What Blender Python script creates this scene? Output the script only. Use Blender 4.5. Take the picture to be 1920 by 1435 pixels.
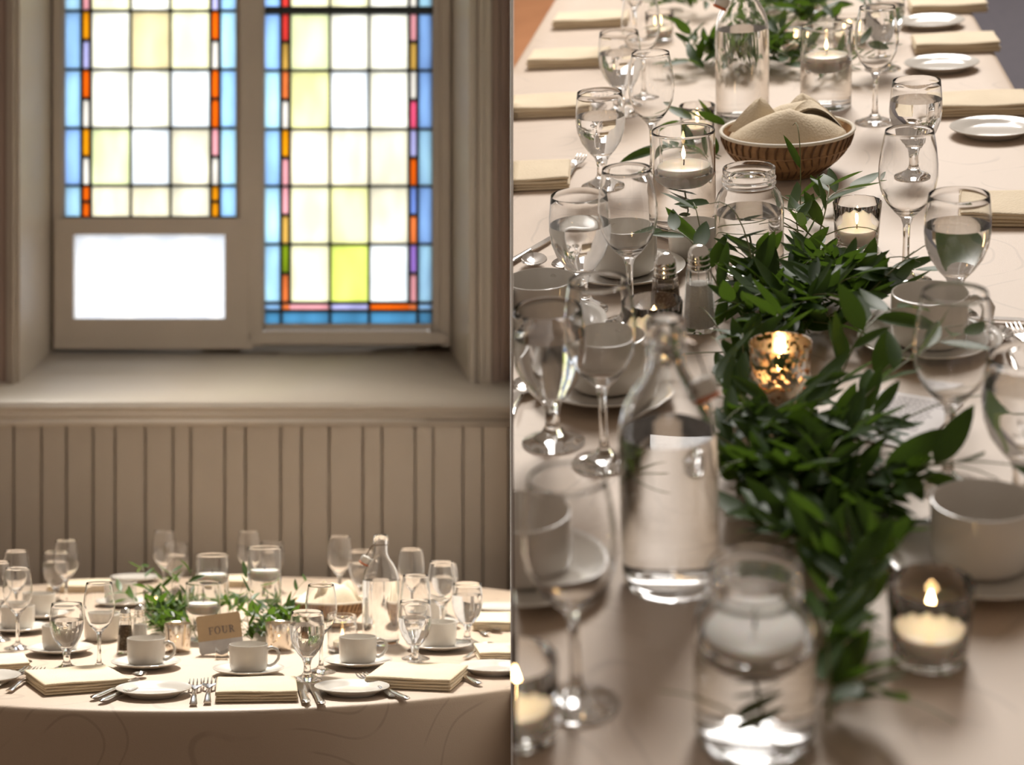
import bpy, bmesh, math, random
from mathutils import Matrix, Vector
PI = math.pi
sc = bpy.context.scene
for o in list(bpy.data.objects):
    bpy.data.objects.remove(o)
COL = sc.collection

# ------------------------------------------------------------------ camera
F = 3300.0                       # focal length in pixels of the 1920x1435 frame
PX, PY = 700.0, 690.0            # principal point (the lens is shifted a little)
CZ = 1.3535
cd = bpy.data.cameras.new('camera')
cam = bpy.data.objects.new('camera', cd); COL.objects.link(cam)
cam.location = (0, 0, CZ); cam.rotation_euler = (PI/2, 0, 0)
cd.sensor_fit = 'HORIZONTAL'; cd.sensor_width = 36.0; cd.lens = F/1920*36
cd.shift_x = (960-PX)/1920; cd.shift_y = (PY-717.5)/1920
cd.dof.use_dof = True; cd.dof.focus_distance = 3.12
cd.dof.aperture_fstop = (cd.lens/1000)/0.0200
cd.clip_start = 0.05; cd.clip_end = 100
sc.camera = cam

# ------------------------------------------------------------------ light, exposure
sc.view_settings.view_transform = 'Standard'; sc.view_settings.look = 'None'
sc.view_settings.gamma = 1.0; sc.view_settings.use_curve_mapping = False
sc.view_settings.exposure = 0.0
sc.cycles.max_bounces = 16; sc.cycles.transmission_bounces = 16; sc.cycles.transparent_max_bounces = 16
sc.cycles.glossy_bounces = 8; sc.cycles.diffuse_bounces = 3
sc.cycles.sample_clamp_indirect = 6.0
w = bpy.data.worlds.new('world'); sc.world = w; w.use_nodes = True
w.node_tree.nodes['Background'].inputs[0].default_value = (1.0, 0.80, 0.64, 1)
w.node_tree.nodes['Background'].inputs[1].default_value = 0.25

def area(name, loc, target, sx, sy, power, color, spread=180):
    l = bpy.data.lights.new(name, 'AREA'); l.shape = 'RECTANGLE'; l.size = sx; l.size_y = sy
    l.energy = power; l.color = color; l.spread = math.radians(spread)
    o = bpy.data.objects.new(name, l); COL.objects.link(o)
    o.location = loc
    o.rotation_euler = (Vector(target)-Vector(loc)).to_track_quat('-Z', 'Y').to_euler()
    return o
area('window_upper_offscreen', (-0.42, 5.56, 3.55), (-0.36, 4.05, 0.75), 0.55, 0.55, 54, (1.0, 0.95, 0.88), 60)   # clear daylight through the top of the tall window, above the frame
area('window_daylight_behind_glass_offscreen', (-0.42, 7.0, 2.0), (-0.42, 5.6, 2.0), 2.6, 2.6, 66, (0.97, 0.99, 1.0))

# right place: its own level, turned as one rigid body
SL, SR = 0.85, 1.25
TL = 0.75                        # table top on the left
HR = 0.98                        # camera above the long table
TH = math.atan(1334.0/F)
_f = Vector(((1440-PX)/F, 1, (PY-717)/F)).normalized()
_r = _f.cross(Vector((0, 0, 1))).normalized(); _u = _r.cross(_f)
_A = Matrix((_r, _f, _u)).transposed()
_B = Matrix(((1, 0, 0), (0, math.cos(TH), -math.sin(TH)), (0, math.sin(TH), math.cos(TH))))
MR = Matrix.Translation((0, 0, CZ)) @ (_A @ _B).to_4x4() @ Matrix.Translation((0, 0, -HR))
MRI = MR.inverted()
area('window_far_end_offscreen', MR @ Vector((0.6, 11.0, 6.5)), MR @ Vector((0.1, 2.6, 0)), 3.6, 4.0, 1250, (1.0, 0.95, 0.90))   # hall window beyond the far end of the long table

# ------------------------------------------------------------------ mapping
HL = F*(CZ-TL)
def Lp(x, y):
    Y = HL/(y-PY); return Vector(((x-PX)*Y/F, Y, TL))
def Lmat(x, y, rot=0.0):
    return Matrix.Translation(Lp(x, y)) @ Matrix.Rotation(rot, 4, 'Z') @ Matrix.Scale(SL, 4)
def Rp(x, y, h=0.0):
    d = (MRI.to_3x3() @ Vector(((x-PX)/F, 1, (PY-y)/F)))
    t = (h-HR)/d.z
    return Vector((d.x*t, d.y*t, h))
def Rmat(x, y, rot=0.0):
    return MR @ Matrix.Translation(Rp(x, y)) @ Matrix.Rotation(rot, 4, 'Z') @ Matrix.Scale(SR, 4)
def wx(x, Y): return (x-PX)*Y/F
def wz(y, Y): return CZ-(y-PY)*Y/F

# ------------------------------------------------------------------ materials
MATS = {}
def newmat(name):
    m = bpy.data.materials.new(name); m.use_nodes = True
    nt = m.node_tree
    return m, nt, nt.nodes['Principled BSDF']
def pmat(name, col, rough=0.5, metal=0.0, trans=0.0, ior=1.45, coat=0.0, noise=None, bump=None, spec=None, sss=0.0):
    if name in MATS: return MATS[name]
    m, nt, b = newmat(name)
    b.inputs['Base Color'].default_value = (*col, 1)
    b.inputs['Roughness'].default_value = rough; b.inputs['Metallic'].default_value = metal
    b.inputs['Transmission Weight'].default_value = trans; b.inputs['IOR'].default_value = ior
    b.inputs['Coat Weight'].default_value = coat
    if spec is not None: b.inputs['Specular IOR Level'].default_value = spec
    if sss:
        b.inputs['Subsurface Weight'].default_value = sss; b.inputs['Subsurface Radius'].default_value = (.02, .012, .008)
        b.inputs['Subsurface Scale'].default_value = 1.0
    tc = nt.nodes.new('ShaderNodeTexCoord')
    if noise:
        scale, col2, lo, hi = noise
        n = nt.nodes.new('ShaderNodeTexNoise'); n.inputs['Scale'].default_value = scale; n.inputs['Detail'].default_value = 4
        nt.links.new(tc.outputs['Object'], n.inputs['Vector'])
        r = nt.nodes.new('ShaderNodeValToRGB')
        r.color_ramp.elements[0].position = lo; r.color_ramp.elements[1].position = hi
        r.color_ramp.elements[0].color = (*col, 1); r.color_ramp.elements[1].color = (*col2, 1)
        nt.links.new(n.outputs['Fac'], r.inputs['Fac']); nt.links.new(r.outputs['Color'], b.inputs['Base Color'])
    if bump:
        scale, strength = bump
        n = nt.nodes.new('ShaderNodeTexNoise'); n.inputs['Scale'].default_value = scale; n.inputs['Detail'].default_value = 3
        nt.links.new(tc.outputs['Object'], n.inputs['Vector'])
        bp = nt.nodes.new('ShaderNodeBump'); bp.inputs['Strength'].default_value = strength; bp.inputs['Distance'].default_value = 0.01
        nt.links.new(n.outputs['Fac'], bp.inputs['Height']); nt.links.new(bp.outputs['Normal'], b.inputs['Normal'])
    MATS[name] = m; return m
GLASS = pmat('clear_glass', (1, 1, 1), 0.0, trans=1.0, ior=1.45)
WATER = pmat('water', (1, 1, 1), 0.0, trans=1.0, ior=1.33)
CERAM = pmat('white_ceramic', (.64, .60, .54), 0.16, coat=0.3, noise=(6, (.68, .64, .58), .3, .7))
METAL = pmat('polished_steel', (.72, .68, .64), 0.14, metal=1.0, noise=(30, (.6, .57, .54), .4, .7))
DMETAL = pmat('dark_wire', (.16, .12, .09), 0.35, metal=0.8)
CHROME = pmat('chrome', (.8, .77, .72), 0.08, metal=1.0)
WAX = pmat('white_wax', (.88, .85, .78), 0.35, sss=0.3, noise=(9, (.82, .78, .70), .35, .7))
WICK = pmat('burnt_wick', (.04, .03, .025), 0.9)
PAINT = pmat('cream_paint', (.46, .40, .33), 0.42, noise=(3, (.415, .36, .295), .35, .75), bump=(40, .08))
PAINT2 = PAINT
SILLP = PAINT
DARKWALL = pmat('dark_brown_wall', (.30, .215, .175), 0.5, noise=(3, (.26, .185, .15), .35, .75))  # darker brown tone for the wall strips outside the mouldings
WHITE = pmat('white_board', (.95, .95, .95), 0.6, noise=(3, (.9, .9, .9), .3, .7))
LEAD = pmat('lead_came', (.03, .035, .035), 0.5, metal=0.3)
STEMM = pmat('green_stem', (.16, .17, .06), 0.5)
LINEN = pmat('cream_linen', (.76, .64, .46), 0.8, noise=(14, (.70, .58, .41), .3, .7), bump=(260, .25))
LINENR = LINEN
BASKET = pmat('wicker_brown', (.42, .25, .12), 0.55, noise=(60, (.25, .14, .07), .35, .7))
CARDM = pmat('beige_card', (.46, .34, .21), 0.7, noise=(50, (.43, .32, .20), .3, .7))
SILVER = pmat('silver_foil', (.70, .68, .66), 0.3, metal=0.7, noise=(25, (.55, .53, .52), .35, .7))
PAPER = pmat('white_paper', (.86, .82, .82), 0.8)
INK = pmat('grey_ink', (.30, .27, .30), 0.8)
GREENINK = pmat('green_print', (.16, .30, .06), 0.8)
SALT = pmat('salt', (.85, .82, .76), 0.9, bump=(400, .4))
PEPPER = pmat('pepper', (.09, .055, .03), 0.9, noise=(300, (.30, .22, .15), .5, .7))
RUBBER = pmat('orange_rubber', (.55, .16, .06), 0.5)
FLOORD = pmat('dark_grey_floor', (.055, .050, .060), 0.9, noise=(30, (.075, .065, .075), .3, .7))
FLOORB = pmat('orange_brown_floor', (.40, .17, .07), 0.45, noise=(7, (.32, .13, .05), .3, .7))
FLOORL = pmat('brown_floor', (.16, .09, .06), 0.5, noise=(5, (.12, .07, .045), .3, .7))
WOODT = pmat('table_wood', (.30, .18, .10), 0.5, noise=(12, (.22, .13, .07), .3, .7))

def leafmat():
    m, nt, b = newmat('ruscus_leaf')
    oi = nt.nodes.new('ShaderNodeObjectInfo'); tc = nt.nodes.new('ShaderNodeTexCoord')
    n = nt.nodes.new('ShaderNodeTexNoise'); n.inputs['Scale'].default_value = 18
    nt.links.new(tc.outputs['Object'], n.inputs['Vector'])
    mx = nt.nodes.new('ShaderNodeMath'); mx.operation = 'ADD'
    m2 = nt.nodes.new('ShaderNodeMath'); m2.operation = 'MULTIPLY'; m2.inputs[1].default_value = 0.5
    nt.links.new(oi.outputs['Random'], m2.inputs[0]); nt.links.new(m2.outputs[0], mx.inputs[0])
    m3 = nt.nodes.new('ShaderNodeMath'); m3.operation = 'MULTIPLY'; m3.inputs[1].default_value = 0.5
    nt.links.new(n.outputs['Fac'], m3.inputs[0]); nt.links.new(m3.outputs[0], mx.inputs[1])
    r = nt.nodes.new('ShaderNodeValToRGB')
    r.color_ramp.elements[0].position = .2; r.color_ramp.elements[0].color = (.018, .042, .011, 1)
    r.color_ramp.elements[1].position = .85; r.color_ramp.elements[1].color = (.048, .095, .020, 1)
    nt.links.new(mx.outputs[0], r.inputs['Fac']); nt.links.new(r.outputs['Color'], b.inputs['Base Color'])
    b.inputs['Roughness'].default_value = 0.45; b.inputs['Specular IOR Level'].default_value = 0.2
    tr = nt.nodes.new('ShaderNodeBsdfTranslucent'); tr.inputs['Color'].default_value = (.12, .22, .02, 1)
    ms = nt.nodes.new('ShaderNodeMixShader'); ms.inputs[0].default_value = 0.28
    nt.links.new(b.outputs[0], ms.inputs[1]); nt.links.new(tr.outputs[0], ms.inputs[2])
    nt.links.new(ms.outputs[0], nt.nodes['Material Output'].inputs['Surface'])
    return m
LEAF = leafmat()

def clothmat(name, c1, c2, rough, scale):
    m, nt, b = newmat(name)
    tc = nt.nodes.new('ShaderNodeTexCoord')
    n = nt.nodes.new('ShaderNodeTexNoise'); n.inputs['Scale'].default_value = scale; n.inputs['Detail'].default_value = 0.5
    nt.links.new(tc.outputs['Object'], n.inputs['Vector'])
    a = nt.nodes.new('ShaderNodeMath'); a.operation = 'MULTIPLY'; a.inputs[1].default_value = 10.0
    fr = nt.nodes.new('ShaderNodeMath'); fr.operation = 'FRACT'
    s = nt.nodes.new('ShaderNodeMath'); s.operation = 'SUBTRACT'; s.inputs[1].default_value = 0.5
    ab = nt.nodes.new('ShaderNodeMath'); ab.operation = 'ABSOLUTE'
    lt = nt.nodes.new('ShaderNodeMapRange'); lt.inputs['From Min'].default_value = 0.03; lt.inputs['From Max'].default_value = 0.07
    lt.inputs['To Min'].default_value = 1.0; lt.inputs['To Max'].default_value = 0.0
    nt.links.new(n.outputs['Fac'], a.inputs[0]); nt.links.new(a.outputs[0], fr.inputs[0]); nt.links.new(fr.outputs[0], s.inputs[0])
    nt.links.new(s.outputs[0], ab.inputs[0]); nt.links.new(ab.outputs[0], lt.inputs['Value'])
    n2 = nt.nodes.new('ShaderNodeTexNoise'); n2.inputs['Scale'].default_value = scale*1.7
    nt.links.new(tc.outputs['Object'], n2.inputs['Vector'])
    g = nt.nodes.new('ShaderNodeMapRange'); g.inputs['From Min'].default_value = 0.46; g.inputs['From Max'].default_value = 0.54
    nt.links.new(n2.outputs['Fac'], g.inputs['Value'])
    mu = nt.nodes.new('ShaderNodeMath'); mu.operation = 'MULTIPLY'
    nt.links.new(lt.outputs[0], mu.inputs[0]); nt.links.new(g.outputs[0], mu.inputs[1])
    mc = nt.nodes.new('ShaderNodeMix'); mc.data_type = 'RGBA'
    mc.inputs[6].default_value = (*c1, 1); mc.inputs[7].default_value = (*c2, 1)
    nt.links.new(mu.outputs[0], mc.inputs[0]); nt.links.new(mc.outputs[2], b.inputs['Base Color'])
    b.inputs['Roughness'].default_value = rough; b.inputs['Sheen Weight'].default_value = 0.15
    wv = nt.nodes.new('ShaderNodeTexNoise'); wv.inputs['Scale'].default_value = 500
    nt.links.new(tc.outputs['Object'], wv.inputs['Vector'])
    bp = nt.nodes.new('ShaderNodeBump'); bp.inputs['Strength'].default_value = .12; bp.inputs['Distance'].default_value = .004
    nt.links.new(wv.outputs['Fac'], bp.inputs['Height']); nt.links.new(bp.outputs['Normal'], b.inputs['Normal'])
    return m
CLOTHL = CLOTHR = clothmat('ivory_jacquard', (.50, .38, .275), (.42, .315, .225), .52, 3.8)

def mercury(lo=.50, hi=.58):
    m, nt, b = newmat('mercury_glass')
    tc = nt.nodes.new('ShaderNodeTexCoord')
    n = nt.nodes.new('ShaderNodeTexNoise'); n.inputs['Scale'].default_value = 130; n.inputs['Detail'].default_value = 2
    nt.links.new(tc.outputs['Object'], n.inputs['Vector'])
    r = nt.nodes.new('ShaderNodeValToRGB'); r.color_ramp.elements[0].position = lo; r.color_ramp.elements[1].position = hi
    nt.links.new(n.outputs['Fac'], r.inputs['Fac'])
    b.inputs['Base Color'].default_value = (.76, .70, .63, 1); b.inputs['Metallic'].default_value = 1; b.inputs['Roughness'].default_value = .2
    t = nt.nodes.new('ShaderNodeBsdfTransparent'); t.inputs[0].default_value = (1, .86, .72, 1)
    ms = nt.nodes.new('ShaderNodeMixShader')
    nt.links.new(r.outputs['Color'], ms.inputs[0]); nt.links.new(b.outputs[0], ms.inputs[1]); nt.links.new(t.outputs[0], ms.inputs[2])
    nt.links.new(ms.outputs[0], nt.nodes['Material Output'].inputs['Surface'])
    return m
MERC = mercury()
def emis(name, col, st):
    m = bpy.data.materials.new(name); m.use_nodes = True; nt = m.node_tree
    nt.nodes.remove(nt.nodes['Principled BSDF'])
    e = nt.nodes.new('ShaderNodeEmission'); e.inputs[0].default_value = (*col, 1); e.inputs[1].default_value = st
    nt.links.new(e.outputs[0], nt.nodes['Material Output'].inputs['Surface']); return m
FLAME = emis('candle_flame', (1.0, .62, .26), 55)
WAXLIT = WAX
def panemat(col, key):
    k = 'stained_glass_%s' % key
    if k in MATS: return MATS[k]
    m = bpy.data.materials.new(k); m.use_nodes = True; nt = m.node_tree
    nt.nodes.remove(nt.nodes['Principled BSDF'])
    tc = nt.nodes.new('ShaderNodeTexCoord')
    mp = nt.nodes.new('ShaderNodeMapping'); mp.inputs['Scale'].default_value = (1.6, 1, .7)
    nt.links.new(tc.outputs['Object'], mp.inputs['Vector'])
    n = nt.nodes.new('ShaderNodeTexNoise'); n.inputs['Scale'].default_value = 9; n.inputs['Detail'].default_value = 1.5
    nt.links.new(mp.outputs[0], n.inputs['Vector'])
    r = nt.nodes.new('ShaderNodeValToRGB'); r.color_ramp.elements[0].position = .32; r.color_ramp.elements[1].position = .68
    r.color_ramp.elements[0].color = (*[c*0.86 for c in col], 1); r.color_ramp.elements[1].color = (*[min(1, c*1.08) for c in col], 1)
    nt.links.new(n.outputs['Fac'], r.inputs['Fac'])
    t = nt.nodes.new('ShaderNodeBsdfTranslucent'); g = nt.nodes.new('ShaderNodeBsdfGlossy'); g.inputs['Roughness'].default_value = .15
    nt.links.new(r.outputs['Color'], t.inputs['Color'])
    ms = nt.nodes.new('ShaderNodeMixShader'); ms.inputs[0].default_value = .04
    if key.startswith('cream'):
        g = nt.nodes.new('ShaderNodeBsdfTransparent'); ms.inputs[0].default_value = .06; g.inputs[0].default_value = (*col, 1)
    if key == 'frosted':
        g = nt.nodes.new('ShaderNodeBsdfTransparent'); ms.inputs[0].default_value = .50; g.inputs[0].default_value = (.86, .92, 1, 1)
    nt.links.new(t.outputs[0], ms.inputs[1]); nt.links.new(g.outputs[0], ms.inputs[2])
    nt.links.new(ms.outputs[0], nt.nodes['Material Output'].inputs['Surface'])
    MATS[k] = m; return m

# ------------------------------------------------------------------ mesh helpers
class MB:
    def __init__(s): s.v = []; s.f = []
    def box(s, x0, x1, y0, y1, z0, z1, M=None):
        b = len(s.v)
        P = [(x0, y0, z0), (x1, y0, z0), (x1, y1, z0), (x0, y1, z0), (x0, y0, z1), (x1, y0, z1), (x1, y1, z1), (x0, y1, z1)]
        if M is not None: P = [tuple(M @ Vector(p)) for p in P]
        s.v += P
        s.f += [tuple(b+i for i in q) for q in ((0, 3, 2, 1), (4, 5, 6, 7), (0, 1, 5, 4), (1, 2, 6, 5), (2, 3, 7, 6), (3, 0, 4, 7))]
        return s
    def lathe(s, prof, n=32, fx=None):
        """closed solid of revolution; profile runs from the axis round to the axis again (or any open line)"""
        rings = []
        for (r, z) in prof:
            if r < 1e-7:
                rings.append([len(s.v)]); s.v.append((0, 0, z))
            else:
                b = len(s.v); rings.append(list(range(b, b+n)))
                for k in range(n):
                    a = 2*PI*k/n; rr = r*(fx(a, z) if fx else 1)
                    s.v.append((rr*math.cos(a), rr*math.sin(a), z))
        for A, B in zip(rings, rings[1:]):
            if len(A) == 1 and len(B) == 1: continue
            for k in range(n):
                j = (k+1) % n
                if len(A) == 1: s.f.append((A[0], B[j], B[k]))
                elif len(B) == 1: s.f.append((A[k], A[j], B[0]))
                else: s.f.append((A[k], A[j], B[j], B[k]))
        return s
    def tube(s, pts, rad, n=8, cap=True):
        pts = [Vector(p) for p in pts]; N = len(pts)
        rr = rad if isinstance(rad, (list, tuple)) else [rad]*N
        prev = None; rings = []
        for i, p in enumerate(pts):
            t = (pts[min(i+1, N-1)]-pts[max(i-1, 0)]).normalized()
            if prev is None:
                a = Vector((0, 0, 1)) if abs(t.z) < .9 else Vector((1, 0, 0))
                x = t.cross(a).normalized()
            else:
                x = (prev-t*prev.dot(t)).normalized()
            prev = x; y = t.cross(x)
            b = len(s.v); rings.append(b)
            for k in range(n):
                a = 2*PI*k/n
                s.v.append(tuple(p+(x*math.cos(a)+y*math.sin(a))*rr[i]))
        for A, B in zip(rings, rings[1:]):
            for k in range(n):
                j = (k+1) % n; s.f.append((A+k, A+j, B+j, B+k))
        if cap:
            s.f.append(tuple(rings[0]+k for k in reversed(range(n)))); s.f.append(tuple(rings[-1]+k for k in range(n)))
        return s
    def ring(s, R, r, z, n=40, m=8):
        b = len(s.v)
        for i in range(n):
            a = 2*PI*i/n
            for k in range(m):
                q = 2*PI*k/m; rr = R+r*math.cos(q)
                s.v.append((rr*math.cos(a), rr*math.sin(a), z+r*math.sin(q)))
        for i in range(n):
            for k in range(m):
                s.f.append((b+i*m+k, b+((i+1) % n)*m+k, b+((i+1) % n)*m+(k+1) % m, b+i*m+(k+1) % m))
        return s
    def grid(s, fn, nu, nv):
        b = len(s.v)
        for i in range(nu+1):
            for j in range(nv+1): s.v.append(tuple(fn(i/nu, j/nv)))
        for i in range(nu):
            for j in range(nv):
                a = b+i*(nv+1)+j; s.f.append((a, a+nv+1, a+nv+2, a+1))
        return s
    def prism(s, poly, z0, z1):
        b = len(s.v); n = len(poly)
        s.v += [(x, y, z0) for x, y in poly]+[(x, y, z1) for x, y in poly]
        s.f.append(tuple(b+k for k in reversed(range(n)))); s.f.append(tuple(b+n+k for k in range(n)))
        for k in range(n):
            j = (k+1) % n; s.f.append((b+k, b+j, b+n+j, b+n+k))
        return s
    def mesh(s, name, mat, smooth=True, angle=40, bevel=0.0, fix=True):
        me = bpy.data.meshes.new(name); me.from_pydata([tuple(p) for p in s.v], [], s.f)
        if bevel or fix:
            bm = bmesh.new(); bm.from_mesh(me)
            if bevel: bmesh.ops.bevel(bm, geom=bm.edges[:], offset=bevel, segments=2, affect='EDGES', clamp_overlap=True)
            bmesh.ops.recalc_face_normals(bm, faces=bm.faces[:])
            bm.to_mesh(me); bm.free()
        me.materials.append(mat)
        if smooth:
            me.polygons.foreach_set('use_smooth', [True]*len(me.polygons))
            me.set_sharp_from_angle(angle=math.radians(angle))
        me.update(); return me

def link(name, me, parent=None, M=None):
    o = bpy.data.objects.new(name, me); COL.objects.link(o)
    if parent is not None: o.parent = parent
    if M is not None: o.matrix_world = M if parent is None else o.matrix_world
    return o
def tag(o, label, cat, group=None):
    o['label'] = label; o['category'] = cat
    if group: o['group'] = group
    return o
def struct(o): o['kind'] = 'structure'; return o
LEFT, RIGHT = [], []             # top-level roots of the two places

PROTO = {}
def place(kind, M, name, label, cat, group=None, side=None):
    """kind: prototype = list of (part name, mesh, [sub-parts]); one part -> the thing is that mesh"""
    parts = PROTO[kind]
    if len(parts) == 1 and not parts[0][2]:
        root = link(name, parts[0][1])
    else:
        root = link(name, None)
        root.empty_display_size = .03
        for pn, me, subs in parts:
            c = link(pn, me, root)
            for sn, sm in subs: link(sn, sm, c)
    root.matrix_world = M
    tag(root, label, cat, group)
    (LEFT if side == 'L' else RIGHT).append(root)
    return root
SIZE = {'wine': (.036, .2), 'goblet': (.038, .15), 'goblet2': (.038, .15), 'cup': (.046, .07), 'saucer': (.083, .012), 'plate': (.08, .016), 'pot': (.046, .07), 'salt': (.022, .1), 'pepper': (.022, .1), 'votive_m': (.036, .068), 'votive_ml': (.036, .068), 'votive_g': (.037, .068), 'jar_candle': (.039, .09), 'jar': (.044, .14), 'vase_s': (.047, .15), 'vase_m': (.047, .19), 'vase_t': (.047, .225), 'bottle': (.049, .28), 'basket': (.106, .13)}
SOLID = []
def putL(kind, x, y, name, label, cat, group=None, rot=0.0, dz=0.0, s=1.0):
    if kind in SIZE: q = Lp(x, y); SOLID.append(('L', q.x, q.y, SIZE[kind][0]*SL*s+.001, SIZE[kind][1]*SL*s))
    M = Matrix.Translation((0, 0, dz*SL)) @ Lmat(x, y, rot) @ Matrix.Scale(s, 4)
    return place(kind, M, name, label, cat, group, 'L')
def putR(kind, x, y, name, label, cat, group=None, rot=0.0, dz=0.0, s=1.0):
    if kind in SIZE: q = Rp(x, y); SOLID.append(('R', q.x, q.y, SIZE[kind][0]*SR*s+.001, SIZE[kind][1]*SR*s))
    M = Rmat(x, y, rot) @ Matrix.Translation((0, 0, dz)) @ Matrix.Scale(s, 4)
    return place(kind, M, name, label, cat, group, 'R')
def lineM(side, p0, p1, L, dz=0.002):
    """matrix of a long thing whose +Y runs from picture point p0 to p1 on the table"""
    if side == 'L': a, b, S = Lp(*p0), Lp(*p1), SL
    else: a, b, S = Rp(*p0), Rp(*p1), SR
    d = b-a; ang = math.atan2(-d.x, d.y)
    s = max(.75*S, min(1.25*S, d.length/L))
    M = Matrix.Translation((a+b)/2-d.normalized()*0+Vector((0, 0, dz))) @ Matrix.Rotation(ang, 4, 'Z') @ Matrix.Scale(s, 4) @ Matrix.Translation((0, -L/2, 0))
    return M if side == 'L' else MR @ M

# ================================================================== STRUCTURE: the window wall (left place)
KD = (960-PX)/F                  # the added divider stands on the plane X = KD * Y
def pbox(mb, x0, x1, y0, y1, Yf, Yb):
    return mb.box(wx(x0, Yf), wx(x1, Yf), Yf, Yb, wz(y1, Yf), wz(y0, Yf))
YW, YC, YG = 5.26, 5.39, 5.60    # wainscot face, casing face, window plane
TOPY = -1500                      # the wall goes on above the picture
wall = MB()
XL = -900                        # picture x where the wall ends outside the frame
pbox(wall, XL, 962, 775, 1760, YW+.035, YW+.40)            # behind the boards
wall.v = wall.v
pbox(wall, XL, 20, TOPY, 780, YC+.015, YG+.15)
pbox(wall, 915, 990, TOPY, 780, YC+.015, YG+.15)
pbox(wall, 0, 960, TOPY, -1060, YC+.016, YG+.15)
pbox(wall, 15, 125, -1065, 660, YG+.04, YG+.151)
pbox(wall, 805, 930, -1065, 660, YG+.04, YG+.151)
pbox(wall, 0, 940, 640, 780, YG+.04, YG+.152)
wb = struct(link('wall_back', wall.mesh('wall_back', PAINT, smooth=False)))
LEFT.append(wb)
edges = [-560, -500, -450, -395, -350, -300, -250, -195, -150, -100, -45, 25, 77, 124, 174, 215, 272, 324, 357, 421, 460, 526, 565, 617, 680, 716, 778, 812, 868, 905, 954, 1010]
for a, b in zip(edges, edges[1:]):
    m = MB(); pbox(m, a+1.3, b-1.3, 793, 1720, YW, YW+.036)
    link('board', m.mesh('board', PAINT2, bevel=.004), wb)
m = MB()
pbox(m, XL, 975, 783, 800, YW-.018, YW+.03); link('rail_moulding', m.mesh('rail_moulding', PAINT2, bevel=.006), wb)
m = MB(); pbox(m, XL, 975, 766, 786, YW-.034, YW+.03); link('rail_moulding', m.mesh('rail_moulding', PAINT2, bevel=.008), wb)
# sloping sill: a wedge from the lip up to the window
s = MB()
Yl = YW-.06
prof = [(Yl, wz(757, Yl)), (YC+.02, wz(712, YC)), (YG+.05, wz(646, YG+.05)), (YG+.05, wz(775, YW)-.03), (YW+.1, wz(775, YW)-.03), (Yl+.005, wz(771, Yl))]
x0, x1 = wx(XL, Yl), KD*6.2
b = len(s.v); n = len(prof)
s.v += [(x0, y, z) for y, z in prof]+[(x1, y, z) for y, z in prof]
s.f += [tuple(range(n)), tuple(range(2*n-1, n-1, -1))]+[(k, n+k, n+(k+1) % n, (k+1) % n) for k in range(n)]
link('sill', s.mesh('sill', SILLP, bevel=.008), wb)
# splayed reveals
for xa, xb in ((37, 101), (881, 841)):
    s = MB(); e = .03 if xa < 500 else -.03
    A = (wx(xa, YC), YC+.002); B = (wx(xb, YG), YG+.045)
    P = [A, B, (B[0]-e*3, B[1]), (A[0]-e, A[1])]
    z0, z1 = wz(757, YC)-.02, wz(TOPY, YC)
    s.prism(P, z0, z1)
    link('reveal', s.mesh('reveal', PAINT, smooth=False), wb)
# casings: stepped mouldings
for x0_, x1_, Yf, mt in ((13, 23, YC-.012, PAINT), (23, 30, YC-.024, PAINT), (30, 38, YC-.010, PAINT), (879, 890, YC-.012, PAINT), (890, 897, YC-.004, PAINT), (897, 906, YC-.022, PAINT), (906, 921, YC-.014, PAINT), (921, 936, YC-.003, DARKWALL), (936, 1000, YC+.004, DARKWALL), (-300, 13, YC-.002, DARKWALL)):
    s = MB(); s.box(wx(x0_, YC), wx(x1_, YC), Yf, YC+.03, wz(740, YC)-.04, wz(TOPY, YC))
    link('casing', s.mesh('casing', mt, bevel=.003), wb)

# window frames
wf = struct(link('trim_1', None)); LEFT.append(wf)
def bar(name, x0, x1, y0, y1, Yf, Yb, mat=PAINT, bev=.004, parent=wf):
    m = MB(); pbox(m, x0, x1, y0, y1, Yf, Yb); return link(name, m.mesh(name, mat, bevel=bev), parent)
bar('jamb', 98, 116, -1062, 650, YG-.005, YG+.06); bar('jamb', 114, 121, -1062, 410, YG+.012, YG+.06)
bar('mullion', 448, 492, -1062, 650, YG-.012, YG+.06); bar('mullion', 442, 450, -1062, 410, YG+.006, YG+.06); bar('mullion', 489, 496, -1062, 622, YG+.006, YG+.06)
bar('jamb', 826, 845, -1062, 650, YG-.012, YG+.06); bar('jamb', 811, 828, -1062, 622, YG+.006, YG+.06)
bar('bottom_rail', 470, 840, 622, 646, YG-.020, YG+.06); bar('bottom_rail', 490, 830, 607, 618, YG+.010, YG+.06)
bar('bottom_rail', 98, 475, 636, 655, YG-.022, YG+.06)

def pane(parent, x0, x1, y0, y1, col, key, name='pane'):
    m = MB(); pbox(m, x0, x1, y0, y1, YG+.028, YG+.032)
    return link(name, m.mesh(name, panemat(col, key), smooth=False), parent)
BLUE = [((.54, .74, .98), 'blue_a'), ((.62, .83, 1.0), 'blue_b'), ((.50, .68, .97), 'blue_c')]
CREAM = {'w': (.97, .97, .88), 'c': (.95, .93, .74), 'g': (.84, .88, .66), 'y': (.88, .88, .60), 'l': (.90, .94, .97), 't': (.86, .80, .60), 's': (.84, .82, .72), 'p': (.90, .87, .74), 'e': (.78, .85, .38)}
STRIP = {'O': (.95, .36, .03), 'A': (.97, .58, .04), 'L': (.70, .70, .95), 'W': (.92, .90, .86), 'P': (.95, .62, .66), 'R': (.90, .22, .20), 'G': (.45, .55, .08), 'T': (.80, .62, .28), 'K': (.92, .45, .22), 'V': (.62, .45, .85), 'B': (.40, .52, .85), 'M': (.90, .30, .45)}
rnd = random.Random(4)
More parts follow.
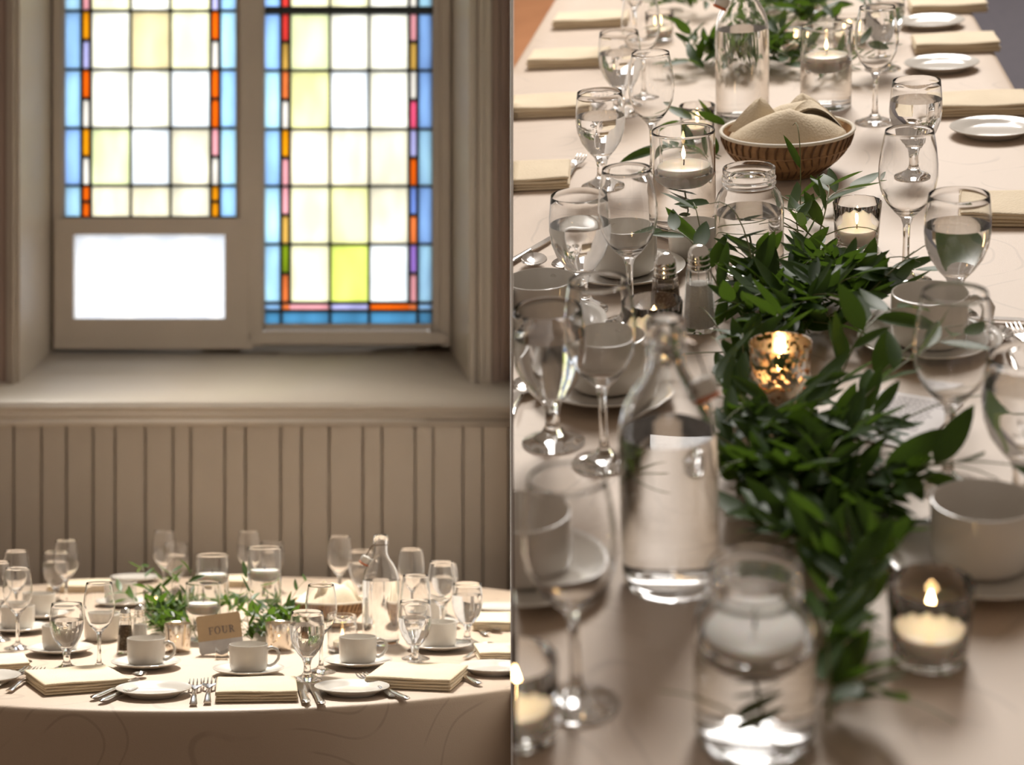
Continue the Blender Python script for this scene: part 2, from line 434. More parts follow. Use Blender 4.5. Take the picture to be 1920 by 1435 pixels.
def window(name, rows, cols, creams, stripl, stripr, cames_x):
    wn = struct(link(name, None)); LEFT.append(wn)
    xb0, xs0, xc0, xc1, xc2, xs1, xb1, xe = cols
    for i in range(len(rows)-1):
        y0, y1 = rows[i], rows[i+1]; ym = (y0+y1)/2
        q = BLUE[rnd.randrange(3)]; pane(wn, xb0, xs0, y0, y1, *q)
        q = BLUE[rnd.randrange(3)]; pane(wn, xb1, xe, y0, y1, *q)
        for k, (a, b2) in enumerate(((xc0, xc1), (xc1, xc2), (xc2, xs1))):
            ch = creams[i][k]; pane(wn, a, b2, y0, y1, CREAM[ch], 'cream_'+ch)
        for (a, b2), st in (((xs0, xc0), stripl), ((xs1, xb1), stripr)):
            for h, (ya, yb) in enumerate(((y0, ym), (ym, y1))):
                ch = st[i][h]; pane(wn, a, b2, ya, yb, STRIP[ch], 'strip_'+ch)
    m = MB()
    for y in rows: pbox(m, xb0, xe, y-2.2, y+2.2, YG+.020, YG+.040)
    for i in range(len(rows)-1):
        ym = (rows[i]+rows[i+1])/2
        for a, b2 in ((xs0, xc0), (xs1, xb1)): pbox(m, a, b2, ym-2.6, ym+2.6, YG+.020, YG+.040)
    for x in (xs0, xc0, xs1, xb1): pbox(m, x-2.6, x+2.6, rows[0], rows[-1], YG+.019, YG+.041)
    for x in (xc1, xc2): pbox(m, x-1.9, x+1.9, rows[0], rows[-1], YG+.019, YG+.041)
    return wn, m
w1, m1 = window('window_1', [-1062, -970, -860, -750, -640, -530, -420, -310, -200, -90, 20, 130, 240, 348, 408], (119, 153, 169.5, 245, 319.5, 395, 411.5, 445),
    ['ccc']*9+['cwc', 'wtc', 'wwl', 'gls', 'pps'], ['AO', 'OW', 'AL']*3+['PP', 'AL', 'OW', 'AW', 'OO'], ['OA', 'WO', 'LA']*3+['LL', 'OW', 'OO', 'PW', 'AA'], None)
link('lead_came', m1.mesh('lead_came', LEAD, smooth=False), w1)
w2, m2 = window('window_2', [-1062, -978, -868, -758, -648, -538, -428, -318, -208, -98, 16, 24.5, 132, 242, 349, 458, 568], (494, 527, 543, 618.5, 692, 767, 783, 814),
    ['ccc']*9+['ccw', 'ccc', 'gww', 'ylw', 'pps', 'cys', 'cel'], ['OA', 'KP', 'TA']*3+['RR', 'KK', 'RT', 'KW', 'AP', 'PT', 'GK'], ['AO', 'PW', 'KT']*3+['WW', 'PP', 'PT', 'WM', 'LO', 'BK', 'VP'], None)
xs = (494, 527, 618.5, 692, 783, 814)
for a, b_ in zip(xs, xs[1:]): pane(w2, a, b_, 583, 609, (.22, .45, .62), 'teal')
for a, b_, ch in ((527, 543, 'K'), (543, 618.5, 'P'), (618.5, 692, 'L'), (692, 767, 'O'), (767, 783, 'K')): pane(w2, a, b_, 568, 583, STRIP[ch], 'strip_'+ch)
for a, b_ in ((494, 527), (783, 814)): pane(w2, a, b_, 568, 583, *BLUE[0])
for y in (568, 583): pbox(m2, 494, 814, y-2.6, y+2.6, YG+.019, YG+.041)
for x in xs[1:-1]: pbox(m2, x-2.4, x+2.4, 568, 609, YG+.0195, YG+.0405)
pbox(m2, 498, 812, 12, 25, YG+.008, YG+.042)
link('lead_came', m2.mesh('lead_came', LEAD, smooth=False), w2)
w3 = struct(link('window_3', None)); LEFT.append(w3)
pane(w3, 130, 428, 432, 604, (.93, .95, 1.0), 'frosted', 'frosted_pane')
for a in ((102, 137, 409, 642), (422, 466, 409, 642), (102, 466, 409, 439), (102, 466, 598, 642)):
    m = MB(); pbox(m, *a, YG-.018 if a[1]-a[0] > 100 else YG-.0175, YG+.05); link('frame_board', m.mesh('frame_board', PAINT, bevel=.002), w3)

# floor of the left place, added divider
fl = MB(); fl.box(-4.0, KD*5.6, -0.6, 5.6, -.05, 0)
f1 = struct(link('floor', fl.mesh('floor', FLOORL, smooth=False))); LEFT.append(f1)
DT = .0032
nrm = Vector((1, -KD, 0)).normalized()
dv = MB(); Y0, Y1 = 2.75, 6.0
for Z in (0.0, 6.0):
    for (Y, sg) in ((Y0, -1), (Y0, 1), (Y1, 1), (Y1, -1)):
        p = Vector((KD*Y, Y, 0))+nrm*(DT/2*sg); dv.v.append((p.x, p.y, Z))
dv.f = [(0, 1, 2, 3), (7, 6, 5, 4), (0, 4, 5, 1), (1, 5, 6, 2), (2, 6, 7, 3), (3, 7, 4, 0)]
struct(link('added_divider', dv.mesh('added_divider', WHITE, smooth=False)))  # added between the two places; its height keeps their lamp light apart

# right place: floors beside the long table
FZ = -.75*SR
uR = (Rp(1800, 0).x+Rp(1920, 222).x)/2
uL = (Rp(1052, 0).x+Rp(965, 132).x)/2
for nm, a, b_, mt in (('floor_dark', uR-.35, 5.0, FLOORD), ('floor_brown', -4.0, uR-.35, FLOORB)):  # one dark grey floor piece, one orange-brown
    m = MB(); m.box(a, b_, .2, 30.0, FZ-.05, FZ)
    o = struct(link('floor', m.mesh(nm, mt, smooth=False))); o.matrix_world = MR; RIGHT.append(o)

# ================================================================== TABLES AND CLOTHS
RT = 1.0; TC = Vector((-.359, 4.095, 0))
t = link('round_table', None); t.location = TC; LEFT.append(t)
m = MB(); m.lathe([(0, TL-.035), (RT-.02, TL-.035), (RT-.02, TL-.004), (0, TL-.004)], 48); link('tabletop', m.mesh('tabletop', WOODT), t)
for k in range(4):
    a = PI/4+k*PI/2; m = MB(); m.tube([(.7*math.cos(a), .7*math.sin(a), 0), (.66*math.cos(a), .66*math.sin(a), TL-.03)], .02); link('leg', m.mesh('leg', METAL), t)
tag(t, 'round banquet table hidden beneath the tan floor-length cloth', 'table')
cl = MB(); NS = 160
def fold(a, d): return 1+d*(.012*math.sin(a*9+.6)+.010*math.sin(a*15+1.1)+.006*math.sin(a*23))
prof = [(0, TL)]+[(RT*k/12, TL) for k in range(1, 12)]+[(RT-.012, TL), (RT-.003, TL-.003), (RT, TL-.012), (RT+.003, TL-.05), (RT+.008, TL-.12), (RT+.018, TL-.25), (RT+.03, TL-.45), (RT+.045, .02)]
cl.lathe(prof, NS, fx=lambda a, z: fold(a, max(0, (TL-.012-z)/.6)))
c = link('tablecloth', cl.mesh('tablecloth', CLOTHL, fix=False, angle=60)); c.location = TC-Vector((0, 0, .0003)); LEFT.append(c)
tag(c, 'tan jacquard tablecloth with scroll pattern draped over the round table', 'tablecloth')

t = link('long_table', None); t.matrix_world = MR; RIGHT.append(t)
m = MB(); m.box(uL+.02, uR-.02, .45, 7.4, -.05, -.004); link('tabletop', m.mesh('tabletop', WOODT, smooth=False), t)
for x in (uL+.15, uR-.15):
    for y in (1.0, 4.0, 7.0):
        m = MB(); m.tube([(x, y, FZ), (x, y, -.04)], .025); link('leg', m.mesh('leg', METAL), t)
tag(t, 'long banquet table running back under the ivory cloth', 'table')
cr = MB(); sec = []
for k in range(7): q = k/6; sec.append((uL-.02+.0*q, FZ*.9*(1-q)-.012*q))
sec += [(uL-.015, -.004), (uL-.003, 0.0)]
for k in range(1, 24): sec.append((uL+(uR-uL)*k/24, 0.0))
sec += [(uR+.003, 0.0), (uR+.015, -.004)]
for k in range(7): q = k/6; sec.append((uR+.02, -.012*(1-q)+FZ*.9*q))
NV = 60
cr.grid(lambda i, j: (sec[round(i*(len(sec)-1))][0], .44+7.0*j, sec[round(i*(len(sec)-1))][1]-.0003), len(sec)-1, NV)
c = link('tablecloth', cr.mesh('tablecloth_long', CLOTHR, fix=False, angle=60)); c.matrix_world = MR; RIGHT.append(c)
tag(c, 'ivory jacquard tablecloth with pale scroll pattern on the long table', 'tablecloth')

# ================================================================== PROTOTYPES (real size, metres)
wine_o = [(0, 0), (.034, 0), (.0345, .0015), (.033, .003), (.022, .0065), (.011, .011), (.006, .018), (.0045, .03), (.0042, .055), (.0048, .078), (.008, .088), (.017, .097), (.027, .110), (.0345, .126), (.0375, .144), (.0370, .160), (.0345, .180), (.0310, .200), (.0302, .2045)]
wine_i = [(.0299, .205), (.0295, .2045), (.0303, .200), (.0338, .180), (.0363, .160), (.0368, .144), (.0338, .1265), (.0263, .1110), (.0160, .0990), (.006, .094), (0, .093)]
gob_o = [(0, 0), (.034, 0), (.0345, .002), (.033, .0035), (.022, .0085), (.0125, .0135), (.0085, .021), (.0078, .033), (.0095, .043), (.0125, .050), (.0215, .060), (.0315, .075), (.0378, .093), (.0398, .110), (.0392, .128), (.0370, .147), (.0358, .156)]
gob_i = [(.0354, .157), (.0349, .156), (.0361, .147), (.0383, .128), (.0389, .110), (.0368, .0933), (.0304, .0760), (.0197, .0625), (.008, .057), (0, .056)]
def inner_liquid(inner, level, grow=.0003):
    pts = [(r, z) for r, z in inner if z <= level]
    pts = sorted(pts, key=lambda q: q[1])
    ab = [(r, z) for r, z in sorted(inner, key=lambda q: q[1]) if z > level]
    (r0, z0), (r1, z1) = pts[-1], ab[0]
    rl = r0+(r1-r0)*(level-z0)/(z1-z0)
    out = [(0, pts[0][1]-grow)]+[(r+grow, z-grow*.5) for r, z in pts if r > 0]+[(rl+grow, level), (rl*.6, level), (0, level)]
    return out
gl = lambda pr, nm, n=36, fx=None: MB().lathe(pr, n, fx).mesh(nm, GLASS, angle=50)
me_wine = gl(wine_o+wine_i, 'wine_glass'); me_gob = gl(gob_o+gob_i, 'goblet')
me_gw = MB().lathe(inner_liquid(gob_i, .127), 36).mesh('water', WATER, angle=50)
me_gw2 = MB().lathe(inner_liquid(gob_i, .118), 36).mesh('water', WATER, angle=50)
PROTO['wine'] = [('bowl', me_wine, [])]
PROTO['goblet'] = [('bowl', me_gob, []), ('water', me_gw, [])]
PROTO['goblet2'] = [('bowl', me_gob, []), ('water', me_gw2, [])]
# cup, saucer, plate
cup_p = [(0, .002), (.026, .002), (.027, 0), (.031, 0), (.034, .002), (.0405, .0045), (.0432, .010), (.0444, .022), (.0448, .036), (.0452, .062), (.0446, .0638), (.0436, .0640), (.0428, .062), (.0424, .036), (.0412, .013), (.038, .008), (0, .007)]
me_cup = MB().lathe(cup_p, 40).mesh('cup_body', CERAM, angle=60)
hp = [(.0425, 0, .052), (.054, 0, .056), (.065, 0, .052), (.0705, 0, .042), (.069, 0, .030), (.060, 0, .019), (.050, 0, .014), (.0425, 0, .015)]
me_han = MB().tube(hp, [.0042, .0038, .0036, .0036, .0036, .0038, .0040, .0044], 10).mesh('handle', CERAM)
PROTO['cup'] = [('body', me_cup, []), ('handle', me_han, [])]
sau = [(0, .003), (.026, .003), (.027, 0), (.031, 0), (.034, .003), (.055, .007), (.075, .0125), (.0825, .0165), (.083, .0178), (.082, .0185), (.074, .0158), (.055, .0105), (.036, .0080), (.030, .0072), (0, .0070)]
PROTO['saucer'] = [('body', MB().lathe(sau, 48).mesh('saucer', CERAM, angle=60), [])]
SAUZ = .0078
pla = [(0, .003), (.048, .003), (.050, 0), (.054, 0), (.056, .003), (.068, .0095), (.080, .0150), (.0825, .0168), (.082, .0180), (.080, .0178), (.066, .0122), (.058, .0078), (.052, .0060), (0, .0058)]
PROTO['plate'] = [('body', MB().lathe(pla, 48).mesh('bread_plate', CERAM, angle=60), [])]
pot = [(0, 0), (.040, 0), (.043, .003), (.0455, .012), (.046, .060), (.0455, .068), (.0445, .069), (.0435, .068), (.043, .060), (.042, .012), (.036, .006), (0, .005)]
PROTO['pot'] = [('body', MB().lathe(pot, 40).mesh('sugar_bowl', CERAM, angle=60), []), ('rim_band', MB().ring(.0452, .0016, .0655, 40, 8).mesh('rim_band', CERAM), [])]
# cutlery along +Y, 0.19 long, lying flat
def handle_mesh(name, y0, y1, w0, w1, t=.0016):
    def fn(i, j):
        y = y0+(y1-y0)*i; ww = w0+(w1-w0)*(1-i)**1.5
        a = 2*PI*j
        return (ww*math.cos(a), y, .003+t*math.sin(a)+.006*math.sin(PI*i)**2*.6)
    mb = MB().grid(fn, 14, 10)
    mb.f.append(tuple(range(10))); mb.f.append(tuple(14*11+k for k in reversed(range(10))))
    return mb.mesh(name, METAL, angle=60)
sp = MB()
def spoonf(i, j):
    a = 2*PI*j; r = i
    x = .0205*r*math.cos(a)*(1-.12*math.sin(a)); y = .032*r*math.sin(a)
    return (x, .158+y, .0035+.009*(r*r)-.0)
sp.grid(spoonf, 6, 24); bm_ = sp
def spoonf2(i, j):
    x, y, z = spoonf(1-i, j); return (x*1.02, .158+(y-.158)*1.02, z-.0014)
sp.grid(spoonf2, 6, 24)
PROTO['spoon'] = [('spoon_bowl', sp.mesh('spoon_bowl', METAL, angle=70), []), ('handle', handle_mesh('spoon_handle', 0, .129, .0026, .0066), [])]
fk = MB()
fk.grid(lambda i, j: (( -.012+.024*j)*(.35+.65*min(1, i*1.6)), .122+.024*i, .006+.003*i+.001*(2*j-1)**2), 5, 6)
fk.grid(lambda i, j: (( -.012+.024*j)*(.35+.65*min(1, (1-i)*1.6)), .122+.024*(1-i), .0045+.003*(1-i)+.001*(2*j-1)**2), 5, 6)
for k in range(4):
    x = -.0105+.007*k
    fk.tube([(x, .144, .0082), (x, .160, .0075), (x*1.0, .176, .008), (x*.97, .192, .0112)], [.0018, .0017, .0015, .0008], 6)
PROTO['fork'] = [('tines', fk.mesh('tines', METAL, angle=60), []), ('handle', handle_mesh('fork_handle', 0, .126, .0028, .0068), [])]
kn = MB()
kpoly = [(-.0065, .092), (.0075, .092), (.0095, .12), (.0095, .16), (.006, .185), (-.001, .195), (-.0055, .19), (-.0062, .15)]
kn.prism(kpoly, .0035, .0055)
kh = MB()
def khf(i, j):
    a = 2*PI*j; ww = .0062+.0022*(1-i); y = .0+.095*i
    e = min(1, math.sin(PI*min(1, max(0, i*8+.1))/2)+0.0) if i < .12 else 1
    return (ww*e*math.cos(a), y, .0045+.0035*e*math.sin(a))
kh.grid(khf, 14, 10); kh.f.append(tuple(14*11+k for k in reversed(range(10))))
PROTO['knife'] = [('blade', kn.mesh('blade', METAL, bevel=.0006), []), ('handle', kh.mesh('knife_handle', METAL, angle=60), [])]
# folded napkin: four soft layers
def napkin(name, mat, W, D, H, seed, layers=4):
    rr = random.Random(seed); parts = []
    for k in range(layers):
        z0 = H*k/layers; z1 = H*(k+1)/layers+.0006
        ox, oy = rr.uniform(-.002, .002), rr.uniform(-.003, .003)
        N = 12
        ph = rr.uniform(0, 6)
        def prof(t):        # superellipse section round the edge
            a = 2*PI*t
            return a
        mb = MB()
        def f(i, j, top):
            x = (i-.5)*W; y = (j-.5)*D
            ex = min(1, (0.5-abs(i-.5))/.045); ey = min(1, (0.5-abs(j-.5))/.045)
            e = math.sqrt(max(0, 1-(1-min(ex, ey))**2))
            zc = (z0+z1)/2; hh = (z1-z0)/2
            wav = .0014*math.sin(7*i+ph)*math.sin(5*j+ph*1.3)*(k+1)/layers
            return (x+ox, y+oy, max(.0003, zc+(hh*e if top else -hh*e)+wav))
        u = [0, .006, .018, .04, .12, .25, .4, .5, .6, .75, .88, .96, .982, .994, 1]
        n = len(u)-1
        mb.grid(lambda i, j: f(u[round(i*n)], u[round(j*n)], True), n, n)
        mb.grid(lambda i, j: f(u[n-round(i*n)], u[round(j*n)], False), n, n)
        me = mb.mesh('fold', mat, angle=80, fix=False)
        bm = bmesh.new(); bm.from_mesh(me); bmesh.ops.remove_doubles(bm, verts=bm.verts[:], dist=1e-5); bmesh.ops.recalc_face_normals(bm, faces=bm.faces[:]); bm.to_mesh(me); bm.free()
        parts.append(('fold', me, []))
    PROTO[name] = parts
napkin('napkin', LINEN, .19, .20, .026, 3); napkin('napkin_b', LINEN, .20, .17, .024, 8); napkin('napkin_r', LINENR, .165, .12, .021, 5)
# shaker: eight-sided glass, filling, metal cap
def octs(p, n=8): return MB().lathe(p, n)
sh = octs([(0, 0), (.0205, 0), (.0210, .003), (.0155, .080), (.0150, .083), (.0120, .083), (.0120, .080), (.0165, .006), (0, .006)]).mesh('shaker_glass', GLASS, smooth=False)
capm = MB().lathe([(0, .081), (.0135, .081), (.0140, .083), (.0140, .087), (.0130, .088), (.0138, .0895), (.0138, .094), (.0128, .095), (.0134, .097), (.0130, .102), (.0105, .108), (.006, .1115), (0, .1125)], 24).mesh('cap', CHROME)
def fill(z, mat, nm): return octs([(0, .0058), (.0166, .0058), (.0166-(z-.006)/.074*.0045, z), (0, z+.001)]).mesh(nm, mat, smooth=False)
PROTO['salt'] = [('shaker_glass', sh, []), ('salt', fill(.062, SALT, 'salt'), []), ('cap', capm, [])]
PROTO['pepper'] = [('shaker_glass', sh, []), ('pepper', fill(.068, PEPPER, 'pepper'), []), ('cap', capm, [])]
# votives
def flame(z, s=1.0):
    return MB().lathe([(0, z), (.0022*s, z+.003*s), (.0040*s, z+.009*s), (.0036*s, z+.015*s), (.0016*s, z+.023*s), (0, z+.028*s)], 12).mesh('flame', FLAME)
vo = [(0, 0), (.029, 0), (.0305, .002), (.031, .010), (.0325, .040), (.0345, .068), (.0340, .0695), (.0330, .069), (.0312, .040), (.0295, .012), (.026, .008), (0, .0075)]
me_vm = MB().lathe(vo, 32).mesh('mercury_cup', MERC); me_vg = MB().lathe(vo, 32, lambda a, z: 1+.018*math.cos(a*16)).mesh('ribbed_cup', GLASS, angle=80)
wax = MB().lathe([(0, .0078), (.0285, .0078), (.0292, .012), (.0295, .027), (.0285, .0285), (.012, .0275), (0, .0272)], 28).mesh('wax', WAXLIT)
wk = MB().tube([(0, 0, .027), (0, .0005, .034)], .0009, 6).mesh('wick', WICK)
PROTO['votive_m'] = [('mercury_cup', me_vm, []), ('candle', wax, [('wick', wk), ('flame', flame(.032))])]
PROTO['votive_ml'] = [('mercury_cup', MB().lathe(vo, 32).mesh('mercury_cup', mercury(.60, .68)), []), ('candle', wax, [('wick', wk), ('flame', flame(.032, .55))])]
PROTO['votive_g'] = [('ribbed_cup', me_vg, []), ('candle', wax, [('wick', wk), ('flame', flame(.032, 1.1))])]
# jars
def jar(h, R, rn, nm):
    o = [(0, .004), (R*.80, .004), (R*.86, 0), (R*.95, .002), (R, .010), (R, .015), (R, h*.35), (R, h*.58), (R*.998, h*.62), (R*.985, h*.68), (R*.90, h*.76), (rn*1.02, h*.82), (rn, h*.84), (rn*1.05, h*.855), (rn*1.05, h*.87), (rn, h*.885), (rn*1.05, h*.90), (rn*1.05, h*.915), (rn, h*.93), (rn*1.02, h*.97), (rn*1.02, h*.995)]
    i = [(rn*.99, h), (rn*.94, h*.995), (rn*.92, h*.93), (rn*.92, h*.84), (R*.85, h*.76), (R*.935, h*.68), (R*.948, h*.62), (R*.95, h*.58), (R*.95, h*.35), (R*.95, .018), (R*.95, .014), (R*.85, .009), (0, .0085)]
    return o, i
jo, ji = jar(.140, .0425, .0315, 'j')
me_jar = gl(jo+ji, 'jar_glass', 40)
PROTO['jar'] = [('jar_glass', me_jar, []), ('water', MB().lathe(inner_liquid(ji, .083), 40).mesh('water', WATER), [])]
so, si = jar(.092, .0375, .0345, 's')
PROTO['jar_candle'] = [('jar_glass', gl(so+si, 'jar_glass', 40, lambda a, z: 1+(.012*math.cos(a*14) if .012 < z < .055 else 0)), []),
    ('candle', MB().lathe([(0, .0088), (.024, .0088), (.0245, .026), (.012, .025), (0, .0248)], 24).mesh('wax', WAX), [('wick', MB().tube([(0, 0, .025), (0, 0, .032)], .0009, 6).mesh('wick', WICK)), ('flame', flame(.030))])]
# cylinder vases with water
def vase(nm, h, R, lev):
    i = [(R-.0016, h), (R-.0020, h-.001), (R-.0020, h-.004), (R-.0020, h*.5), (R-.0020, .015), (R-.0020, .012), (R-.005, .0095), (0, .009)]
    o = [(0, 0), (R-.002, 0), (R, .002), (R, .005), (R, h*.5), (R, h-.004), (R, h-.001), (R-.0008, h)]
    PROTO[nm] = [('vase_glass', gl(o+i, 'vase_glass', 44), []), ('water', MB().lathe([(0, .0088), (R-.005, .0092), (R-.0017, .012), (R-.0017, lev), (0, lev)], 44).mesh('water', WATER), [])]
vase('vase_s', .150, .046, .088); vase('vase_m', .190, .046, .128); vase('vase_t', .225, .046, .155)
fc = [(0, 0), (.022, .001), (.031, .008), (.0375, .020), (.039, .027), (.0385, .030), (.036, .031), (.012, .0302), (0, .030)]
PROTO['float_candle'] = [('wax', MB().lathe(fc, 40).mesh('floating_candle', WAX), []), ('wick', MB().tube([(0, 0, .029), (.0006, 0, .036), (.0002, 0, .042)], .001, 6).mesh('wick', WICK), [])]
PROTO['float_candle_lit'] = [('wax', PROTO['float_candle'][0][1], []), ('wick', PROTO['float_candle'][1][1], []), ('flame', flame(.038, .8), [])]
# swing-top bottle
bo = [(0, .006), (.030, .004), (.038, 0), (.045, .002), (.0478, .010), (.0478, .015), (.0478, .080), (.0478, .142), (.0477, .150), (.0465, .172), (.0415, .192), (.033, .208), (.0235, .220), (.0190, .230), (.0178, .240), (.0176, .254), (.0195, .258), (.0195, .276), (.0180, .280)]
bi = [(.0150, .2815), (.0138, .279), (.0138, .240), (.0155, .230), (.0200, .2195), (.0300, .206), (.0388, .190), (.0440, .171), (.0451, .150), (.0452, .142), (.0452, .080), (.0452, .019), (.0452, .014), (.040, .010), (0, .011)]
me_bot = gl(bo+bi, 'bottle_glass', 44)
me_bw = MB().lathe(inner_liquid(bi, .165), 44).mesh('water', WATER)
st = MB().lathe([(0, 0), (.008, 0), (.012, .003), (.0135, .010), (.0120, .018), (.0060, .021), (0, .0215)], 20)
ang = Matrix.Translation((-.044, -.006, .208)) @ Matrix.Rotation(.5, 4, 'Y')
st.v = [tuple(ang @ Vector(p)) for p in st.v]
gk = MB().ring(.0105, .0025, .0, 20, 8); gk.v = [tuple(ang @ Vector(p)) for p in gk.v]
wire = MB()
wire.tube([(.0205*math.cos(a), .0205*math.sin(a), .2565) for a in [2*PI*k/20 for k in range(21)]], .0011, 6)
for sgn in (-1, 1):
    wire.tube([(-.004, sgn*.020, .2565), (-.021, sgn*.016, .254), (-.033, sgn*.013, .235), (-.042, sgn*.010, .217)], .0011, 6)
wire.tube([(-.042, -.013, .217), (-.042, .013, .217)], .0011, 6)
PROTO['bottle'] = [('bottle_glass', me_bot, []), ('water', me_bw, []), ('stopper', st.mesh('stopper', CERAM), [('gasket', gk.mesh('gasket', RUBBER))]), ('wire_bail', wire.mesh('wire_bail', DMETAL), [])]
# bread basket (wire and wicker) and the napkin in it
bs = MB()
def bprof(t): return .055+.050*math.sin(t*PI/2)**.8, .004+.066*t
for k in range(44):
    a = 2*PI*k/44; pts = []
    for q in range(7):
        r, z = bprof(q/6); aa = a+.05*math.sin(q*1.1); pts.append((r*math.cos(aa), r*math.sin(aa), z))
    bs.tube(pts, .0016, 5)
rg = MB()
for tt in (0.0, .3, .62): r, z = bprof(tt); rg.ring(r, .0018, z, 44, 6)
bas = MB().lathe([(0, .001), (.056, .001), (.057, .004), (.085, .025), (.098, .045), (.1035, .068), (.1015, .069), (.096, .047), (.083, .027), (.054, .006), (0, .005)], 44)
PROTO['basket'] = [('bowl', bas.mesh('basket_bowl', BASKET), []), ('ribs', bs.mesh('ribs', pmat('dark_rib', (.16, .085, .04), .5)), []), ('hoops', rg.mesh('hoops', BASKET), []), ('rim', MB().ring(.1045, .0032, .070, 48, 8).mesh('basket_rim', pmat('pale_rim', (.72, .66, .55), .4)), [])]
def basketcloth(name, seed, mat, peaks):
    mb = MB()
    def fn(i, j):
        r = .097*i; a = 2*PI*j
        rad = 1-abs((((a*1.5+seed)/PI) % 2)-1)          # straight creases running out from the middle
        rad2 = 1-abs((((a*2.5+2.3*seed)/PI) % 2)-1)
        z = .056+.030*(1-i**2.2)+.030*rad*math.sin(PI*min(1, i*1.05))+.014*rad2*i*(1-.3*i)
        if i > .96: z -= .010
        return (r*math.cos(a), r*math.sin(a), z)
    mb.grid(fn, 18, 80)
    mb.grid(lambda i, j: (lambda p: (p[0]*.995, p[1]*.995, p[2]-.003))(fn(i, j)), 18, 80)
    parts = [('cloth', mb.mesh('basket_cloth', mat, angle=35, fix=False), [])]
    for (x, y, wd, ht, rot, lean) in peaks:               # folded corners
        fb = MB()
        def ff(i, j, off=0.0):
            u = (2*i-1)*wd*(1-j)**.75; return (u, .35*wd*math.cos(PI*.5*(2*i-1))*(1-.5*j)+lean*j*j+off, ht*j)
        fb.grid(lambda i, j: ff(i, j), 12, 12); fb.grid(lambda i, j: ff(1-i, j, .003), 12, 12)
        Mx = Matrix.Translation((x, y, .066)) @ Matrix.Rotation(rot, 4, 'Z'); fb.v = [tuple(Mx @ Vector(p)) for p in fb.v]
        parts.append(('folded_corner', fb.mesh('folded_corner', mat, angle=60, fix=False), []))
    PROTO[name] = parts
basketcloth('bcloth_l', 1.0, LINEN, [(-.012, -.045, .040, .062, PI+.15, -.012), (.045, -.02, .05, .058, PI-.3, -.03)])
basketcloth('bcloth_r', 2.2, LINENR, [(-.045, .01, .05, .052, PI-.2, -.02), (.03, .03, .06, .050, PI+.2, -.03)])

def leafmesh(seed):
    r = random.Random(seed); L = 1.0; W = r.uniform(.14, .19); bend = r.uniform(-.22, .22); fold_ = r.uniform(.05, .14); tw = r.uniform(-.3, .3)
    mb = MB(); N = 7
    for i in range(N+1):
        t_ = i/N; wd = W*math.sin(PI*t_**.85)**.8*(1-.15*t_)+(.008 if 0 < i < N else 0)
        zz = bend*t_*t_; a = tw*t_
        for k, sx in enumerate((-1, 0, 1)):
            x = sx*wd; z = fold_*abs(sx)*wd/W*.6
            mb.v.append((x*math.cos(a)-z*math.sin(a), L*t_, zz+x*math.sin(a)+z*math.cos(a)))
    for i in range(N):
        for k in range(2):
            a = i*3+k; mb.f.append((a, a+1, a+4, a+3))
    return mb
LVB = [leafmesh(k) for k in range(5)]
LV = [mb.mesh('leaf', LEAF, angle=180, fix=False) for mb in LVB]
# ================================================================== LEFT TABLE: things
gw, gg, gc, gs, gp, gn, gk_ = 'wine glasses on the round table', 'water goblets on the round table', 'coffee cups on the round table', 'saucers on the round table', 'bread plates on the round table', 'napkins on the round table', 'cutlery on the round table'
for x, y, lab in (
    (186, 1256, 'empty wine glass beside the cup with saucer left of the pepper shaker'),
    (33, 1217, 'empty wine glass in front of two cups at the left rim of the round table'),
    (30, 1172, 'empty wine glass half hidden behind another wine glass at the left rim'),
    (124, 1144, 'empty wine glass behind a full water goblet near the folded napkin at the far left'),
    (308, 1120, 'empty wine glass behind the bread plate and before the wooden wall boards'),
    (467, 1121, 'empty wine glass standing just behind the tallest floating candle vase'),
    (637, 1134, 'empty wine glass directly behind the napkin-filled bread basket'),
    (771, 1167, 'empty wine glass right behind the swing-top bottle'),
    (828, 1200, 'empty wine glass between two goblets behind a cup, right of the bottle'),
    (602, 1261, 'empty wine glass behind the front goblet by the jar candle'),
    (779, 1236, 'empty wine glass directly behind the goblet that stands by the folded napkin'),
    (-4, 1201, 'empty wine glass beyond the two cups at the round table rim')):
    putL('wine', x, y, 'wine_glass', lab, 'wine glass', gw)
for i, (x, y, lab) in enumerate((
    (125, 1257, 'water-filled goblet behind a folded napkin and in front of a cup'),
    (105, 1133, 'water-filled goblet beside an empty wine glass at the far left'),
    (331, 1112, 'water-filled goblet behind the shorter floating candle vases'),
    (510, 1110, 'water-filled goblet partly behind the tallest candle vase'),
    (678, 1130, 'water-filled goblet hidden between bread basket and bottle'),
    (576, 1276, 'water-filled goblet in front of the bread plate, beside the middle napkin'),
    (778, 1251, 'water-filled goblet behind the slanted napkin on the right'),
    (876, 1208, 'water-filled goblet right of the cups near the teaspoons'),
    (832, 1160, 'water-filled goblet behind a wine glass right of the bottle'))):
    putL('goblet' if i % 2 else 'goblet2', x, y, 'water_goblet', lab, 'goblet', gg, rot=i)
for x, y, rot, lab in (
    (274, 1253, -.2, 'beside the salt shaker, left of the FOUR card'), (466, 1266, .0, 'right in front of the FOUR card holder'),
    (671, 1250, .2, 'in front of the jar candle and bottle'), (823, 1219, 1.6, 'right of the bottle, between two goblets'),
    (113, 1226, 1.9, 'behind the goblet near the left napkin'), (33, 1186, 3.0, 'at the left rim of the round table, handle turned outward'),
    (74, 1160, 1.4, 'farther back at the left, behind another cup'), (228, 1137, 1.2, 'before the far bread plate, left of the garland'),
    (804, 1177, 1.4, 'behind the wine glass, right of the bottle')):
    putL('saucer', x, y, 'saucer', 'white saucer under the cup '+lab, 'saucer', gs)
    putL('cup', x, y, 'coffee_cup', 'white coffee cup '+lab, 'cup', gc, rot=rot, dz=SAUZ)
